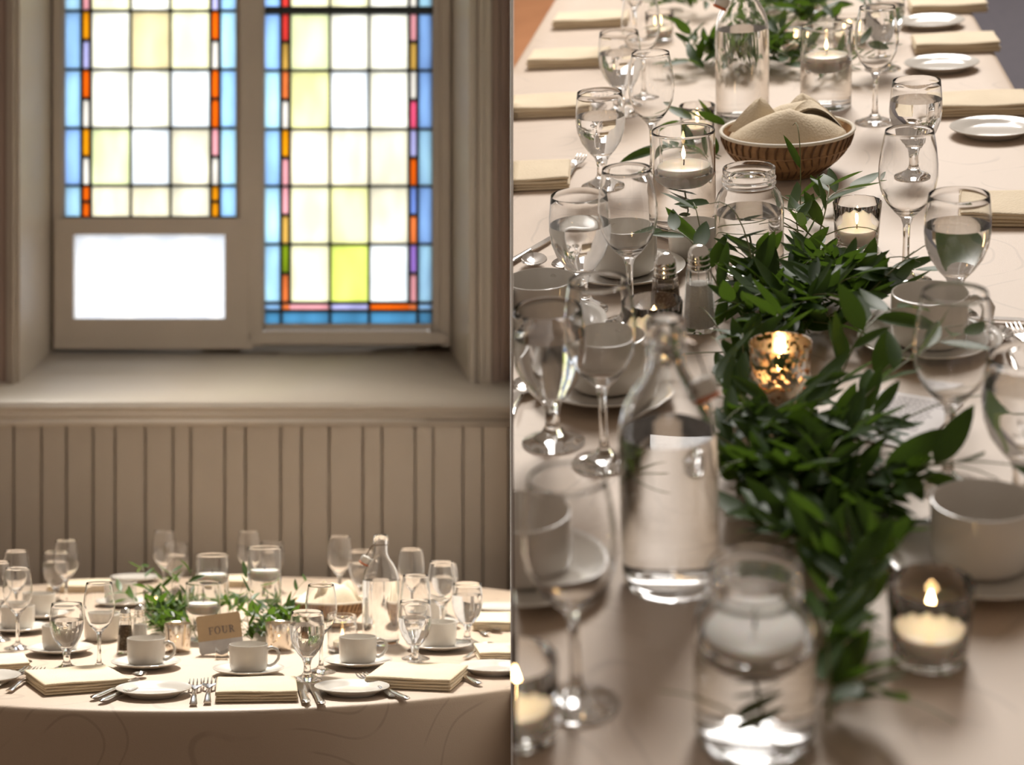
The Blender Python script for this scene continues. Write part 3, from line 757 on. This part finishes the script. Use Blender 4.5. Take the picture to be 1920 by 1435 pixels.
putL('pot', 191, 1200, 'sugar_bowl', 'plain white ceramic bowl behind the wine glass, left of the pepper', 'bowl')
for x, y, lab in ((288, 1304, 'front bread plate between the left napkin and two forks'), (660, 1301, 'front bread plate right of the two knives'),
    (926, 1262, 'bread plate at the right end near the teaspoons'), (253, 1091, 'bread plate at the far rim before the wall boards'),
    (938, 1148, 'bread plate at the far right rim of the round table'), (-30, 1281, 'bread plate at the left end beside the forks')):
    putL('plate', x, y, 'bread_plate', 'white '+lab, 'plate', gp)
for kind, p0, p1, lab, sc_ in (
    ('napkin', (170, 1303), (120, 1270), 'thick cream folded napkin at the left between forks and bread plate', 1.0),
    ('napkin', (482, 1322), (482, 1285), 'cream folded napkin in the middle of the front rim between forks and knives', .92),
    ('napkin', (760, 1298), (805, 1262), 'thick cream folded napkin on the right in front of the goblet', 1.02),
    ('napkin', (953, 1190), (948, 1160), 'cream folded napkin by the far right bread plate', 1.0),
    ('napkin_b', (150, 1115), (150, 1098), 'cream folded napkin at the far left rim behind the wine glass', 1.0),
    ('napkin_b', (445, 1104), (445, 1090), 'cream folded napkin at the far rim between two candle vases', 1.0),
    ('napkin_b', (968, 1240), (955, 1222), 'cream folded napkin at the right end behind the bread plate', .9),
    ('napkin_b', (-18, 1262), (-25, 1245), 'cream folded napkin at the left end behind the spoon', .9)):
    a, b_ = Lp(*p0), Lp(*p1); d = b_-a; ang_ = math.atan2(-d.x, d.y)
    M = Matrix.Translation((a+b_)/2) @ Matrix.Rotation(ang_, 4, 'Z') @ Matrix.Scale(SL*sc_, 4)
    place(kind, M, 'folded_napkin', lab, 'napkin', gn, 'L')
for kind, p0, p1, lab in (
    ('fork', (362, 1329), (367, 1284), 'steel fork beside the front bread plate, outer one of the pair'),
    ('fork', (388, 1327), (394, 1281), 'steel fork next to the middle napkin, inner one of the pair'),
    ('knife', (575, 1325), (560, 1286), 'steel knife beside the middle napkin'),
    ('knife', (604, 1327), (583, 1290), 'steel knife between the first knife and the right front plate'),
    ('knife', (170, 1317), (262, 1279), 'steel knife handle end under the left napkin edge'),
    ('knife', (184, 1324), (280, 1284), 'steel knife nearest the left front bread plate'),
    ('knife', (765, 1318), (690, 1284), 'steel fork handle end beside the right front plate, outer one'),
    ('fork', (745, 1316), (668, 1270), 'steel fork between right front plate and slanted napkin'),
    ('knife', (900, 1289), (835, 1258), 'steel knife beyond the slanted right napkin'),
    ('fork', (13, 1303), (78, 1263), 'steel fork beside the left napkin'),
    ('fork', (-20, 1300), (60, 1262), 'steel fork at the left rim beside the bread plate'),
    ('spoon', (0, 1240), (48, 1249), 'steel teaspoon at the left end behind the forks'),
    ('spoon', (148, 1257), (176, 1273), 'steel teaspoon behind the left napkin'),
    ('spoon', (232, 1285), (262, 1272), 'steel teaspoon behind the front bread plate'),
    ('spoon', (872, 1238), (918, 1215), 'steel teaspoon right of the cup near the right bread plate'),
    ('spoon', (905, 1178), (928, 1186), 'steel teaspoon behind the right goblet'),
    ('knife', (952, 1222), (905, 1216), 'steel knife behind the right bread plate'),
    ('fork', (945, 1248), (900, 1228), 'steel fork between right bread plate and teaspoon'),
    ('knife', (912, 1195), (885, 1172), 'steel knife behind the right goblet'),
    ('knife', (800, 1257), (765, 1272), 'steel knife behind the slanted napkin by the goblet')):
    lab = lab.replace('steel fork handle end', 'steel knife handle')
    place(kind, lineM('L', p0, p1, .192), kind, lab, kind, gk_, 'L')
putL('pepper', 235, 1224, 'pepper_shaker', 'faceted glass pepper shaker with dark pepper and metal cap', 'shaker')
putL('salt', 262, 1217, 'salt_shaker', 'faceted glass salt shaker with white salt beside the pepper', 'shaker')
gv = 'candle holders on the round table'
putL('votive_ml', 334, 1221, 'votive_candle', 'mercury glass votive left of the FOUR card, right of the salt', 'votive', gv)
putL('votive_ml', 523, 1219, 'votive_candle', 'mercury glass votive right of the FOUR card under the garland', 'votive', gv)
putL('votive_g', 291, 1152, 'votive_candle', 'small clear votive behind the shakers in the garland', 'votive', gv)
putL('jar_candle', 642, 1222, 'jar_candle', 'small ribbed glass jar with lit tealight before the basket', 'jar', gv)
for kind, x, y, lev, lab in (('vase_m', 398, 1168, .128, 'medium'), ('vase_s', 381, 1200, .088, 'shortest'), ('vase_t', 496, 1182, .155, 'tallest')):
    putL(kind, x, y, 'cylinder_vase', lab+' glass cylinder vase with water in the round table garland', 'vase', 'cylinder vases on the round table')
    putL('float_candle', x, y, 'floating_candle', 'white floating candle in the '+lab+' vase of the round table', 'candle', 'floating candles on the round table', dz=lev-.021)
putL('bottle', 714, 1208, 'swing_top_bottle', 'clear swing-top water bottle right of the bread basket', 'bottle', rot=-.1)
putL('basket', 617, 1172, 'bread_basket', 'brown ribbed bread basket left of the swing-top bottle', 'basket')
putL('bcloth_l', 617, 1172, 'basket_napkin', 'cream napkin bunched in the brown ribbed bread basket', 'napkin')

# FOUR card
def letters(word, h):
    """serif capitals from strokes, height h, thickness along -y"""
    mb = MB(); x = 0; T, t_, sw = .17*h, .07*h, .06*h
    def bx_(x0, x1, z0, z1): mb.box(x0, x1, -.0003, .0002, z0, z1)
    def arc(cx, cz, rx, rz, wx_, wz_, a0, a1, n=18):
        b = len(mb.v)
        for k in range(n+1):
            a = a0+(a1-a0)*k/n; c_, s_ = math.cos(a), math.sin(a)
            for (q, r) in ((rx, rz), (rx-wx_, rz-wz_)):
                for yy in (-.0003, .0002): mb.v.append((cx+q*c_, yy, cz+r*s_))
        for k in range(n):
            o = b+4*k
            mb.f.extend([(o, o+4, o+6, o+2), (o+1, o+3, o+7, o+5), (o, o+1, o+5, o+4), (o+2, o+6, o+7, o+3)])
    for ch in word:
        if ch == 'F':
            bx_(x+.08*h, x+.08*h+T, 0, h); bx_(x, x+.34*h, 0, sw); bx_(x, x+.62*h, h-t_, h); bx_(x+.2*h, x+.48*h, .48*h, .48*h+t_)
            bx_(x+.57*h, x+.62*h, h-.26*h, h); bx_(x+.44*h, x+.48*h, .38*h, .64*h); wd = .68
        elif ch == 'O': arc(x+.42*h, .5*h, .42*h, .52*h, T, t_, 0, 2*PI, 30); wd = .92
        elif ch == 'U':
            bx_(x+.08*h, x+.08*h+T, .32*h, h); bx_(x+.62*h, x+.62*h+t_, .32*h, h); bx_(x, x+.33*h, h-sw, h); bx_(x+.53*h, x+.78*h, h-sw, h)
            arc(x+.385*h, .34*h, .305*h, .36*h, T*.8, t_*1.3, PI, 2*PI); wd = .86
        else:
            bx_(x+.08*h, x+.08*h+T, 0, h); bx_(x, x+.34*h, 0, sw); bx_(x, x+.3*h, h-t_, h)
            arc(x+.30*h, .74*h, .30*h, .26*h, T*.9, t_, -PI/2, PI/2); bx_(x+.2*h, x+.36*h, .48*h, .48*h+t_)
            b = len(mb.v)
            for (q, z) in ((.28, .5), (.46, .5), (.76, 0), (.56, 0)):
                for yy in (-.0003, .0002): mb.v.append((x+q*h, yy, z*h))
            mb.f += [(b, b+2, b+4, b+6), (b+1, b+7, b+5, b+3), (b, b+1, b+3, b+2), (b+2, b+3, b+5, b+4), (b+4, b+5, b+7, b+6), (b+6, b+7, b+1, b)]
            wd = .8
        x += wd*h+.12*h
    return mb, x-.12*h
cw, chh = .113, .098
card = link('table_number_card', None); LEFT.append(card)
rc = []
for cx, cz, a0 in ((cw/2-.007, .007, -PI/2), (cw/2-.007, chh-.007, 0), (-cw/2+.007, chh-.007, PI/2), (-cw/2+.007, .007, PI)):
    for k in range(5):
        a = a0+PI/2*k/4; rc.append((cx+.007*math.cos(a), cz+.007*math.sin(a)))
def cardprism(poly, y0, y1, nm, mat):
    mb = MB(); mb.prism(poly, 0, y1-y0); mb.v = [(x, y1-z, y) for x, y, z in mb.v]; return mb.mesh(nm, mat, smooth=False)
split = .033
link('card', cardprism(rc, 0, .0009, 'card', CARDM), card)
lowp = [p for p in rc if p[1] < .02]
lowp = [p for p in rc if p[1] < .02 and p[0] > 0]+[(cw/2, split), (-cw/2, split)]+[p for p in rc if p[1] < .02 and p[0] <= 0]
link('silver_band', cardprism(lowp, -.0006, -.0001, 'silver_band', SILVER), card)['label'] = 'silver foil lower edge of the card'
lt_, lw = letters('FOUR', .0185)
lt_.v = [(x-lw/2+.006, y-.0004, z+.048) for x, y, z in lt_.v]
link('lettering', lt_.mesh('lettering', pmat('pewter_ink', (.15, .13, .13), .4), smooth=False), card)['label'] = 'silver letters FOUR'
card.matrix_world = Lmat(416, 1229) @ Matrix.Translation((0, .004, .006)) @ Matrix.Rotation(-.16, 4, 'X') @ Matrix.Rotation(math.radians(-7.5), 4, 'Y') @ Matrix.Scale(.97, 4)
tag(card, 'beige FOUR table number card with a silver lower band', 'card')
hd = MB()
hd.prism([(-.013, -.010), (.013, -.010), (.013, .010), (-.013, .010)], 0, .003)
hd.grid(lambda i, j: (-.013+.026*i, -.004-.004*math.sin(PI*j), .002+(.014+.010*abs(2*i-1)**1.4)*j), 10, 4)
hd.grid(lambda i, j: (.013-.026*i, -.0005-.002*math.sin(PI*j), .002+(.014+.010*abs(2*i-1)**1.4)*j), 10, 4)
PROTO['holder'] = [('clip', hd.mesh('card_holder', CHROME, angle=50), [])]
putL('holder', 416, 1236, 'card_holder', 'small polished clip holding the FOUR card', 'card holder', s=1.15)

# ================================================================== RIGHT TABLE: things
rw, rg_, rcg, rsg, rpg, rng, rkg, rvg = ('wine glasses on the long table', 'water goblets on the long table', 'coffee cups on the long table', 'saucers on the long table', 'bread plates on the long table', 'napkins on the long table', 'cutlery on the long table', 'candle holders on the long table')
for x, y, lab in (
    (1183, 606, 'empty wine glass behind the shakers, beside the goblet with its water reflecting'),
    (1134, 868, 'empty wine glass beside the goblet, left of the near swing-top bottle'),
    (1697, 528, 'empty wine glass right of the garland, next to a water goblet'),
    (1776, 912, 'empty wine glass in front of the cup and saucer on the menu side'),
    (1082, 1322, 'empty wine glass before the cup that touches the white added divider'),
    (1205, 190, 'empty wine glass far back left of the swing-top bottle'),
    (1225, 330, 'empty wine glass behind the jar with the single floating candle'),
    (1640, 230, 'empty wine glass right behind the bread basket napkin'),
    (1645, 60, 'empty wine glass at the far end right of the garland'),
    (1190, 90, 'empty wine glass at the far end left of the garland')):
    putR('wine', x, y, 'wine_glass', lab, 'wine glass', rw)
for i, (x, y, lab) in enumerate((
    (1093, 580, 'water goblet beside the wine glass behind the shakers'),
    (1038, 830, 'water goblet with reflecting water left of an empty wine glass'),
    (1789, 592, 'water goblet behind the cup beside the wine glass on the garland side'),
    (1912, 950, 'water goblet at the table edge beside the menu card'),
    (1130, 350, 'water goblet behind the goblet and wine glass pair on the left'),
    (1713, 335, 'water goblet right of the bread basket near the plates'),
    (1165, 215, 'water goblet far back among the left napkins'),
    (1655, 130, 'water goblet far back on the right beside the garland'))):
    putR('goblet' if i % 2 else 'goblet2', x, y, 'water_goblet', lab, 'goblet', rg_, rot=i)
for x, y, rot, lab in (
    (1140, 737, 1.3, 'behind the wine glass left of the near bottle'), (1018, 622, 1.3, 'left of the goblets with a brown shaded inside'),
    (1172, 520, 2.0, 'behind the pepper shaker and wine glass'),
    (1742, 655, .1, 'right of the garland beside the teaspoon'), (1838, 1072, .5, 'right behind the lit ribbed votive with no shaker beside it'),
    (985, 1088, 1.3, 'against the white added divider, behind a wine glass')):
    putR('saucer', x, y, 'saucer', 'white saucer under the cup '+lab, 'saucer', rsg)
    putR('cup', x, y, 'coffee_cup', 'white coffee cup '+lab, 'cup', rcg, rot=rot, dz=SAUZ)
for x, y, lab in ((1745, 50, 'farthest bread plate'), (1765, 130, 'middle bread plate'), (1862, 252, 'bread plate below the napkin')):
    putR('plate', x, y, 'bread_plate', 'white '+lab+' along the right edge of the long table', 'plate', rpg, s=.86)
for x, y, rot, lab in ((1105, 45, .0, 'at the far left edge, farthest in the row'), (1065, 118, .0, 'second from the far end along the left edge'), (1025, 208, .05, 'third from the far end along the left edge'), (975, 342, .08, 'left of the goblets, last of the left row'),
    (1775, 18, .0, 'at the far right beyond the plates'), (1790, 90, .0, 'between the two far bread plates'), (1836, 205, .0, 'above the bread plate at the right edge'), (1912, 405, -.1, 'at the right edge beside the goblet')):
    putR('napkin_r', x, y, 'folded_napkin', 'ivory folded napkin '+lab, 'napkin', rng, rot=rot)
for kind, p0, p1, lab in (
    ('spoon', (1905, 700), (1868, 628), 'teaspoon beside the cup right of the garland'),
    ('fork', (1948, 690), (1905, 630), 'fork at the right edge beside the teaspoon'),
    ('knife', (1990, 612), (1880, 606), 'knife lying across behind the teaspoon'),
    ('spoon', (1003, 560), (1002, 488), 'teaspoon left of the goblet pair'),
    ('knife', (965, 492), (1022, 458), 'knife left of the teaspoon near the last napkin'),
    ('knife', (1200, 432), (1275, 458), 'knife behind the pepper, beside the half hidden cup'),
    ('spoon', (958, 790), (984, 735), 'teaspoon at the left beside the goblet foot'),
    ('fork', (1060, 345), (1092, 300), 'fork beyond the last left napkin'),
    ('fork', (1095, 250), (1130, 190), 'fork beside the third left napkin'),
    ('spoon', (1040, 545), (1056, 505), 'teaspoon handle by the cup left of the goblets')):
    place(kind, lineM('R', p0, p1, .192), kind, 'steel '+lab, kind, rkg, 'R')
putR('cup', 1302, 484, 'coffee_cup', 'small white cup half hidden behind the water jar', 'cup', rcg, rot=1.3, s=.8)
putR('pepper', 1250, 634, 'pepper_shaker', 'faceted pepper shaker glowing amber behind the lit ribbed votive', 'shaker')
putR('salt', 1312, 618, 'salt_shaker', 'faceted salt shaker with metal cap beside the garland on the long table', 'shaker')
for kind, x, y, s_, lab in (
    ('votive_g', 1228, 664, 1.0, 'lit ribbed glass votive in front of the pepper shaker'),
    ('votive_m', 1463, 752, 1.02, 'lit mercury glass votive nestled in the garland'),
    ('votive_g', 1741, 1232, 1.0, 'lit ribbed glass votive in front of a cup, beside the garland'),
    ('votive_g', 972, 1376, 1.0, 'lit glass votive touching the white added divider'),
    ('votive_g', 1606, 462, .95, 'lit glass votive behind the garland left of the wine glass'),
    ('votive_g', 1308, 262, .9, 'lit glass votive left of the bread basket'),
    ('votive_g', 1238, 75, .9, 'lit glass votive far back among the left wine glasses'),
    ('votive_g', 1492, 100, .9, 'lit glass votive in the garland behind the swing-top bottle'),
    ('votive_g', 1512, 25, .9, 'lit glass votive at the farthest end of the garland'),
    ('votive_g', 1592, 85, .9, 'lit glass votive far back beside the candle vase')):
    putR(kind, x, y, 'votive_candle', lab, 'votive', rvg, s=s_)
putR('jar', 1405, 515, 'mason_jar', 'clear screw-neck jar of water without candle, before the bread basket', 'jar', s=1.08)
putR('jar', 1415, 1385, 'mason_jar', 'clear screw-neck jar of water holding a white floating candle', 'jar', s=1.08)
putR('float_candle', 1415, 1385, 'floating_candle', 'white floating candle inside the screw-neck jar', 'candle', dz=.068, s=.98)
for kind, x, y, lev, lab in (('vase_s', 1284, 428, .088, 'left of the water jar'), ('vase_s', 1548, 200, .088, 'behind the bread basket')):
    putR(kind, x, y, 'cylinder_vase', 'glass cylinder vase of water '+lab, 'vase', 'cylinder vases on the long table')
    putR('float_candle_lit', x, y, 'floating_candle', 'white floating candle in the vase '+lab, 'candle', 'floating candles on the long table', dz=lev-.021)
putR('bottle', 1258, 1092, 'swing_top_bottle', 'clear swing-top bottle of water standing in front of the shakers', 'bottle', rot=PI*.8, s=.92)
putR('bottle', 1392, 222, 'swing_top_bottle', 'swing-top bottle far back behind the bread basket', 'bottle', rot=.4)
putR('basket', 1475, 322, 'bread_basket', 'brown bread basket behind the water jar on the long table', 'basket')
putR('bcloth_r', 1475, 322, 'basket_napkin', 'ivory napkin filling the bread basket on the long table', 'napkin')
# submerged sprigs
for x, y, lab, h in ((1284, 428, 'green leaf sprig in the vase left of the water jar', .03), (1405, 515, 'green leaf sprig in the clear water jar', .03), (1415, 1385, 'green leaf sprig under the floating candle in the screw-neck jar', .02)):
    rr = random.Random(int(x)); g = link('leaf_sprig', None); g.matrix_world = Rmat(x, y); tag(g, lab, 'sprig', None); RIGHT.append(g)
    mb = MB().tube([(0.0, -.01, .013), (.004, 0, .03), (0, .008, .06)], .001, 6); link('stem', mb.mesh('stem', STEMM), g)
    for k in range(4):
        a = rr.uniform(0, 6.3); o = link('leaf', LV[k], g)
        o.matrix_local = Matrix.Translation((-.014*math.cos(a+PI/2), -.014*math.sin(a+PI/2), .018+.012*k)) @ Matrix.Rotation(a, 4, 'Z') @ Matrix.Rotation(.3, 4, 'X') @ Matrix.Scale(.036, 4)
# menu card
a, b_, c_, d_ = Rp(1526, 808), Rp(1690, 742), Rp(1842, 766), Rp(1684, 838)
ctr = (a+b_+c_+d_)/4; ux = ((c_-b_)+(d_-a))/2; uy = ((b_-a)+(c_-d_))/2
W_, H_ = ux.length, uy.length
ang_ = math.atan2(ux.y, ux.x)
mn = link('menu_card', None); RIGHT.append(mn)
m = MB().box(-W_/2, W_/2, -H_/2, H_/2, 0, .0012); link('sheet', m.mesh('sheet', PAPER, smooth=False), mn)
m = MB(); rr = random.Random(2)
for k in range(13):
    y = H_*(.40-.048*k); x = -W_*.30+rr.uniform(0, W_*.05)
    while x < W_*rr.uniform(.22, .34):
        l = W_*rr.uniform(.03, .08); m.box(x, x+l, y, y+.0022, .0012, .00135); x += l+W_*.014
link('text_line', m.mesh('text_line', INK, smooth=False), mn)['label'] = 'small grey printed lines'
for k in range(12):
    o = link('printed_leaf', LV[k % 5], mn)
    x = -W_*.45+W_*.9*(k/11); M = Matrix.Translation((x, -H_*.42+rr.uniform(-.006, .03), .0014)) @ Matrix.Rotation(rr.uniform(-1.5, 1.5), 4, 'Z') @ Matrix.Scale(.026, 4) @ Matrix.Diagonal((1.2, 1, .02, 1))
    o.matrix_local = M
mn.matrix_world = MR @ Matrix.Translation((ctr.x, ctr.y, .001)) @ Matrix.Rotation(ang_, 4, 'Z')
tag(mn, 'white printed menu card with green leaf print lying right of the garland', 'menu')

# ================================================================== GARLANDS
CYL = []
def inside(p): return any(p.z < h and (p.x-x)**2+(p.y-y)**2 < rr*rr for x, y, rr, h in CYL)
def sprig(r, P, direction, L, lift, leaflen, stem_list, leaf_list, floor=.004):
    """arching stem with alternate lance leaves; everything in table coordinates (z up)"""
    d = Vector((math.cos(direction), math.sin(direction), 0)); side = Vector((-d.y, d.x, 0))
    curl = r.uniform(-.35, .35)
    pts = []
    n = 7
    for k in range(n+1):
        t_ = k/n
        p = P+d*(L*t_)+side*(curl*L*t_*t_)+Vector((0, 0, lift*math.sin(t_*PI*.62)))
        p.z = max(p.z, floor); pts.append(p)
    if any(inside(p) for p in pts): return
    stem_list.append((pts, leaflen*.016))
    m = max(5, int(L/(leaflen*.36)))
    for k in range(m+1):
        t_ = .08+.92*k/m; i = min(n-1, int(t_*n)); f_ = t_*n-i
        p = pts[i].lerp(pts[min(n, i+1)], f_)
        tan = (pts[min(n, i+1)]-pts[i]).normalized()
        sgn = 1 if k % 2 else -1
        if k == m: out = tan
        else:
            out = (tan*r.uniform(.45, 1.0)+side*sgn*r.uniform(.5, 1.1)+Vector((0, 0, r.uniform(-.25, .65)))).normalized()
        ll = leaflen*r.uniform(.72, 1.15)*(1 if k < m else 1.05)
        if p.z+out.z*ll < floor: out.z = max(out.z, (floor-p.z)/ll); out.normalize()
        up = Vector((r.uniform(-.7, .7), r.uniform(-.7, .7), 1))
        x = out.cross(up).normalized(); z = x.cross(out)
        M = Matrix((x, out, z)).transposed().to_4x4(); M.translation = p
        if not any(inside(p+out*(ll*q)) for q in (.3, .65, 1.0)): leaf_list.append((M @ Matrix.Scale(ll, 4), r.randrange(5)))
def prune(Mroot, leaves, rects):
    out = []
    for M, k in leaves:
        ok = True
        for t_ in (0.25, .75):
            p = Mroot @ (M @ Vector((0, t_, 0))); x = PX+F*p.x/p.y; y = PY-F*(p.z-CZ)/p.y
            if any(a < x < b and c < y < d for a, b, c, d in rects): ok = False
        if ok: out.append((M, k))
    return out
def garland(name, label, Mroot, stems, leaves, side, keep=300):
    g = link(name, None); g.matrix_world = Mroot; tag(g, label, 'garland')
    for pts, rad in stems:
        mb = MB(); mb.tube(pts, [rad*(1.15-.6*k/(len(pts)-1)) for k in range(len(pts))], 6)
        link('stem', mb.mesh('stem', STEMM), g)
    leaves = sorted(leaves, key=lambda q: (Mroot @ q[0].translation-Vector((0, 0, CZ))).length)
    for M, k in leaves[:keep]:
        o = link('leaf', LV[k], g); o.matrix_local = M
    if leaves[keep:]:
        mb = MB()
        for M, k in leaves[keep:]:
            b = len(mb.v); mb.v += [tuple(M @ Vector(p)) for p in LVB[k].v]; mb.f += [tuple(b+q for q in f_) for f_ in LVB[k].f]
        o = link('foliage', mb.mesh('foliage', LEAF, angle=180, fix=False), g); o['kind'] = 'stuff'
    (LEFT if side == 'L' else RIGHT).append(g)
    return g
# left garland: around the vases
r = random.Random(11); S_, Lf = [], []
base = Lp(405, 1190)
CYL[:] = [(x-base.x, y-base.y, rr, h) for sd, x, y, rr, h in SOLID if sd == 'L']
spine = [(262, 1172), (290, 1185), (315, 1198), (345, 1203), (362, 1208), (402, 1200), (440, 1202), (475, 1206), (505, 1208), (535, 1202), (545, 1190), (450, 1180), (430, 1165), (350, 1180), (330, 1165)]
for (x, y) in spine:
    for k in range(9):
        P = Lp(x+r.uniform(-12, 12), y+r.uniform(-6, 5))-base; P.z = .012
        sprig(r, P, r.uniform(0, 2*PI), r.uniform(.045, .085), r.uniform(.015, .06), .041, S_, Lf)
for (x, y, a, L_, lift) in ((285, 1160, 2.2, .10, .11), (325, 1180, 1.9, .07, .12), (345, 1180, 1.3, .07, .125), (440, 1180, 1.1, .08, .11), (520, 1195, .6, .13, .11), (490, 1205, 2.4, .08, .10), (275, 1180, 2.8, .10, .07), (300, 1170, 1.6, .09, .09)):
    P = Lp(x, y)-base; P.z = .02; sprig(r, P, a, L_*.9, lift*.9, .045, S_, Lf)
Lf = prune(Matrix.Translation(base), Lf, [(362, 462, 1145, 1240), (315, 354, 1172, 1230), (504, 543, 1172, 1225), (222, 275, 1130, 1230), (560, 700, 1090, 1180)])
garland('ruscus_garland', 'small leafy green garland ringing the candle vases on the round table', Matrix.Translation(base), S_, Lf, 'L')
# right garland: runner down the middle of the long table
r = random.Random(23); S_, Lf = [], []
CYL[:] = [(x, y, rr, h) for sd, x, y, rr, h in SOLID if sd == 'R']
mid = [(1480, 15, 30, 7), (1400, 60, 20, 4), (1310, 110, 25, 5), (1325, 140, 25, 5), (1420, 120, 30, 5), (1500, 60, 30, 7), (1470, 120, 35, 8), (1520, 30, 30, 6), (1555, 150, 20, 3), (1300, 20, 20, 3), (1370, 20, 20, 3), (1370, 270, 30, 4), (1355, 310, 20, 3), (1450, 330, 40, 4), (1500, 360, 40, 4), (1510, 400, 45, 4), (1540, 450, 45, 5), (1500, 480, 55, 6), (1480, 530, 60, 6), (1560, 540, 55, 6), (1450, 580, 60, 7), (1520, 600, 70, 7), (1600, 590, 45, 5), (1400, 640, 45, 5), (1460, 640, 50, 4), (1520, 660, 50, 3), (1600, 650, 40, 3), (1390, 690, 25, 3), (1380, 740, 25, 4), (1400, 790, 35, 6), (1440, 830, 50, 8), (1500, 860, 60, 10), (1470, 900, 65, 10), (1430, 930, 50, 7), (1530, 930, 60, 9), (1560, 980, 55, 8), (1580, 1050, 45, 7), (1590, 1110, 45, 6), (1575, 1180, 40, 6), (1570, 1250, 40, 5), (1550, 1330, 40, 5), (1540, 1400, 35, 4), (1530, 1470, 35, 4)]
for (x, y, sp_, n_) in mid:
    for k in range(max(2, round(n_*1.1))):
        P = Rp(x+r.uniform(-sp_, sp_)*.8, y+r.uniform(-sp_, sp_)*.3); P.z = r.uniform(.008, .03)
        sprig(r, P, r.uniform(0, 2*PI), r.uniform(.07, .135), r.uniform(.015, .065), .073, S_, Lf)
for (x, y, a, L_, lift) in ((1600, 800, .75, .20, .09), (1560, 780, 1.0, .16, .10), (1620, 870, .35, .20, .07), (1640, 930, .1, .17, .06), (1620, 950, -.5, .17, .07), (1610, 560, .7, .22, .10), (1560, 470, 1.2, .16, .16), (1600, 610, .4, .18, .09), (1420, 580, 1.8, .14, .15), (1330, 560, 2.0, .10, .14), (1360, 600, 2.3, .14, .12), (1500, 420, 1.5, .12, .17), (1650, 660, .1, .17, .06), (1480, 740, 2.2, .10, .05)):
    P = Rp(x, y); P.z = .03; sprig(r, P, a, L_, lift*.8, .076, S_, Lf)
Lf = prune(MR, Lf, [(1425, 1505, 672, 765), (1672, 1815, 1070, 1260), (1335, 1475, 290, 450), (1745, 1930, 925, 1110), (1690, 1850, 755, 795), (1222, 1338, 490, 640), (1678, 1830, 545, 680), (1355, 1600, 175, 245), (1640, 1755, 295, 480), (1150, 1345, 640, 1100), (1290, 1500, 1010, 1390), (1570, 1640, 395, 465), (1100, 1310, 1100, 1435), (1690, 1930, 1235, 1435), (1800, 1930, 690, 925)])
for (x, y, a, L_, lift) in ((1560, 850, .62, .24, .075), (1590, 905, .25, .24, .06), (1580, 960, -.15, .22, .05), (1540, 800, 1.0, .20, .08), (1600, 1000, -.5, .20, .05)):
    P = Rp(x, y); P.z = .035; sprig(r, P, a, L_, lift, .080, S_, Lf)
garland('ruscus_garland', 'long dark green leafy garland runner down the middle of the long table', MR.copy(), S_, Lf, 'R')

# ================================================================== cut what would pass the added divider
bpy.context.view_layer.update()
def sub(o):
    yield o
    for ch in o.children: yield from sub(ch)
def clip(roots, sign):
    for root in roots:
        gone = []
        for o in list(sub(root)):
            if o.type != 'MESH': continue
            Mw = o.matrix_world
            d = [(Mw @ Vector(c)).dot(nrm)*sign for c in o.bound_box]     # >0: beyond the wall
            if max(d) < -DT/2-.0005: continue
            if min(d) > -DT/2: gone.append(o); continue
            Mi = Mw.inverted(); co = Mi @ (-nrm*sign*(DT/2+.0005)); no = (Mw.to_3x3().transposed() @ (nrm*sign)).normalized()
            me = o.data.copy() if o.data.users > 1 else o.data
            bm = bmesh.new(); bm.from_mesh(me)
            res = bmesh.ops.bisect_plane(bm, geom=bm.verts[:]+bm.edges[:]+bm.faces[:], plane_co=co, plane_no=no, clear_outer=True, dist=1e-6)
            ed = [e for e in res['geom_cut'] if isinstance(e, bmesh.types.BMEdge) and e.is_valid]
            if ed:
                try: bmesh.ops.holes_fill(bm, edges=ed, sides=0)
                except Exception: pass
            empty = len(bm.faces) == 0
            bm.to_mesh(me); bm.free(); o.data = me
            if empty: gone.append(o)
        rootgone = root in gone
        for o in gone:
            for ch in list(o.children): bpy.data.objects.remove(ch)
            bpy.data.objects.remove(o)
        if not rootgone and root.type == 'EMPTY' and not root.children: bpy.data.objects.remove(root)
clip(LEFT, 1); clip(RIGHT, -1)
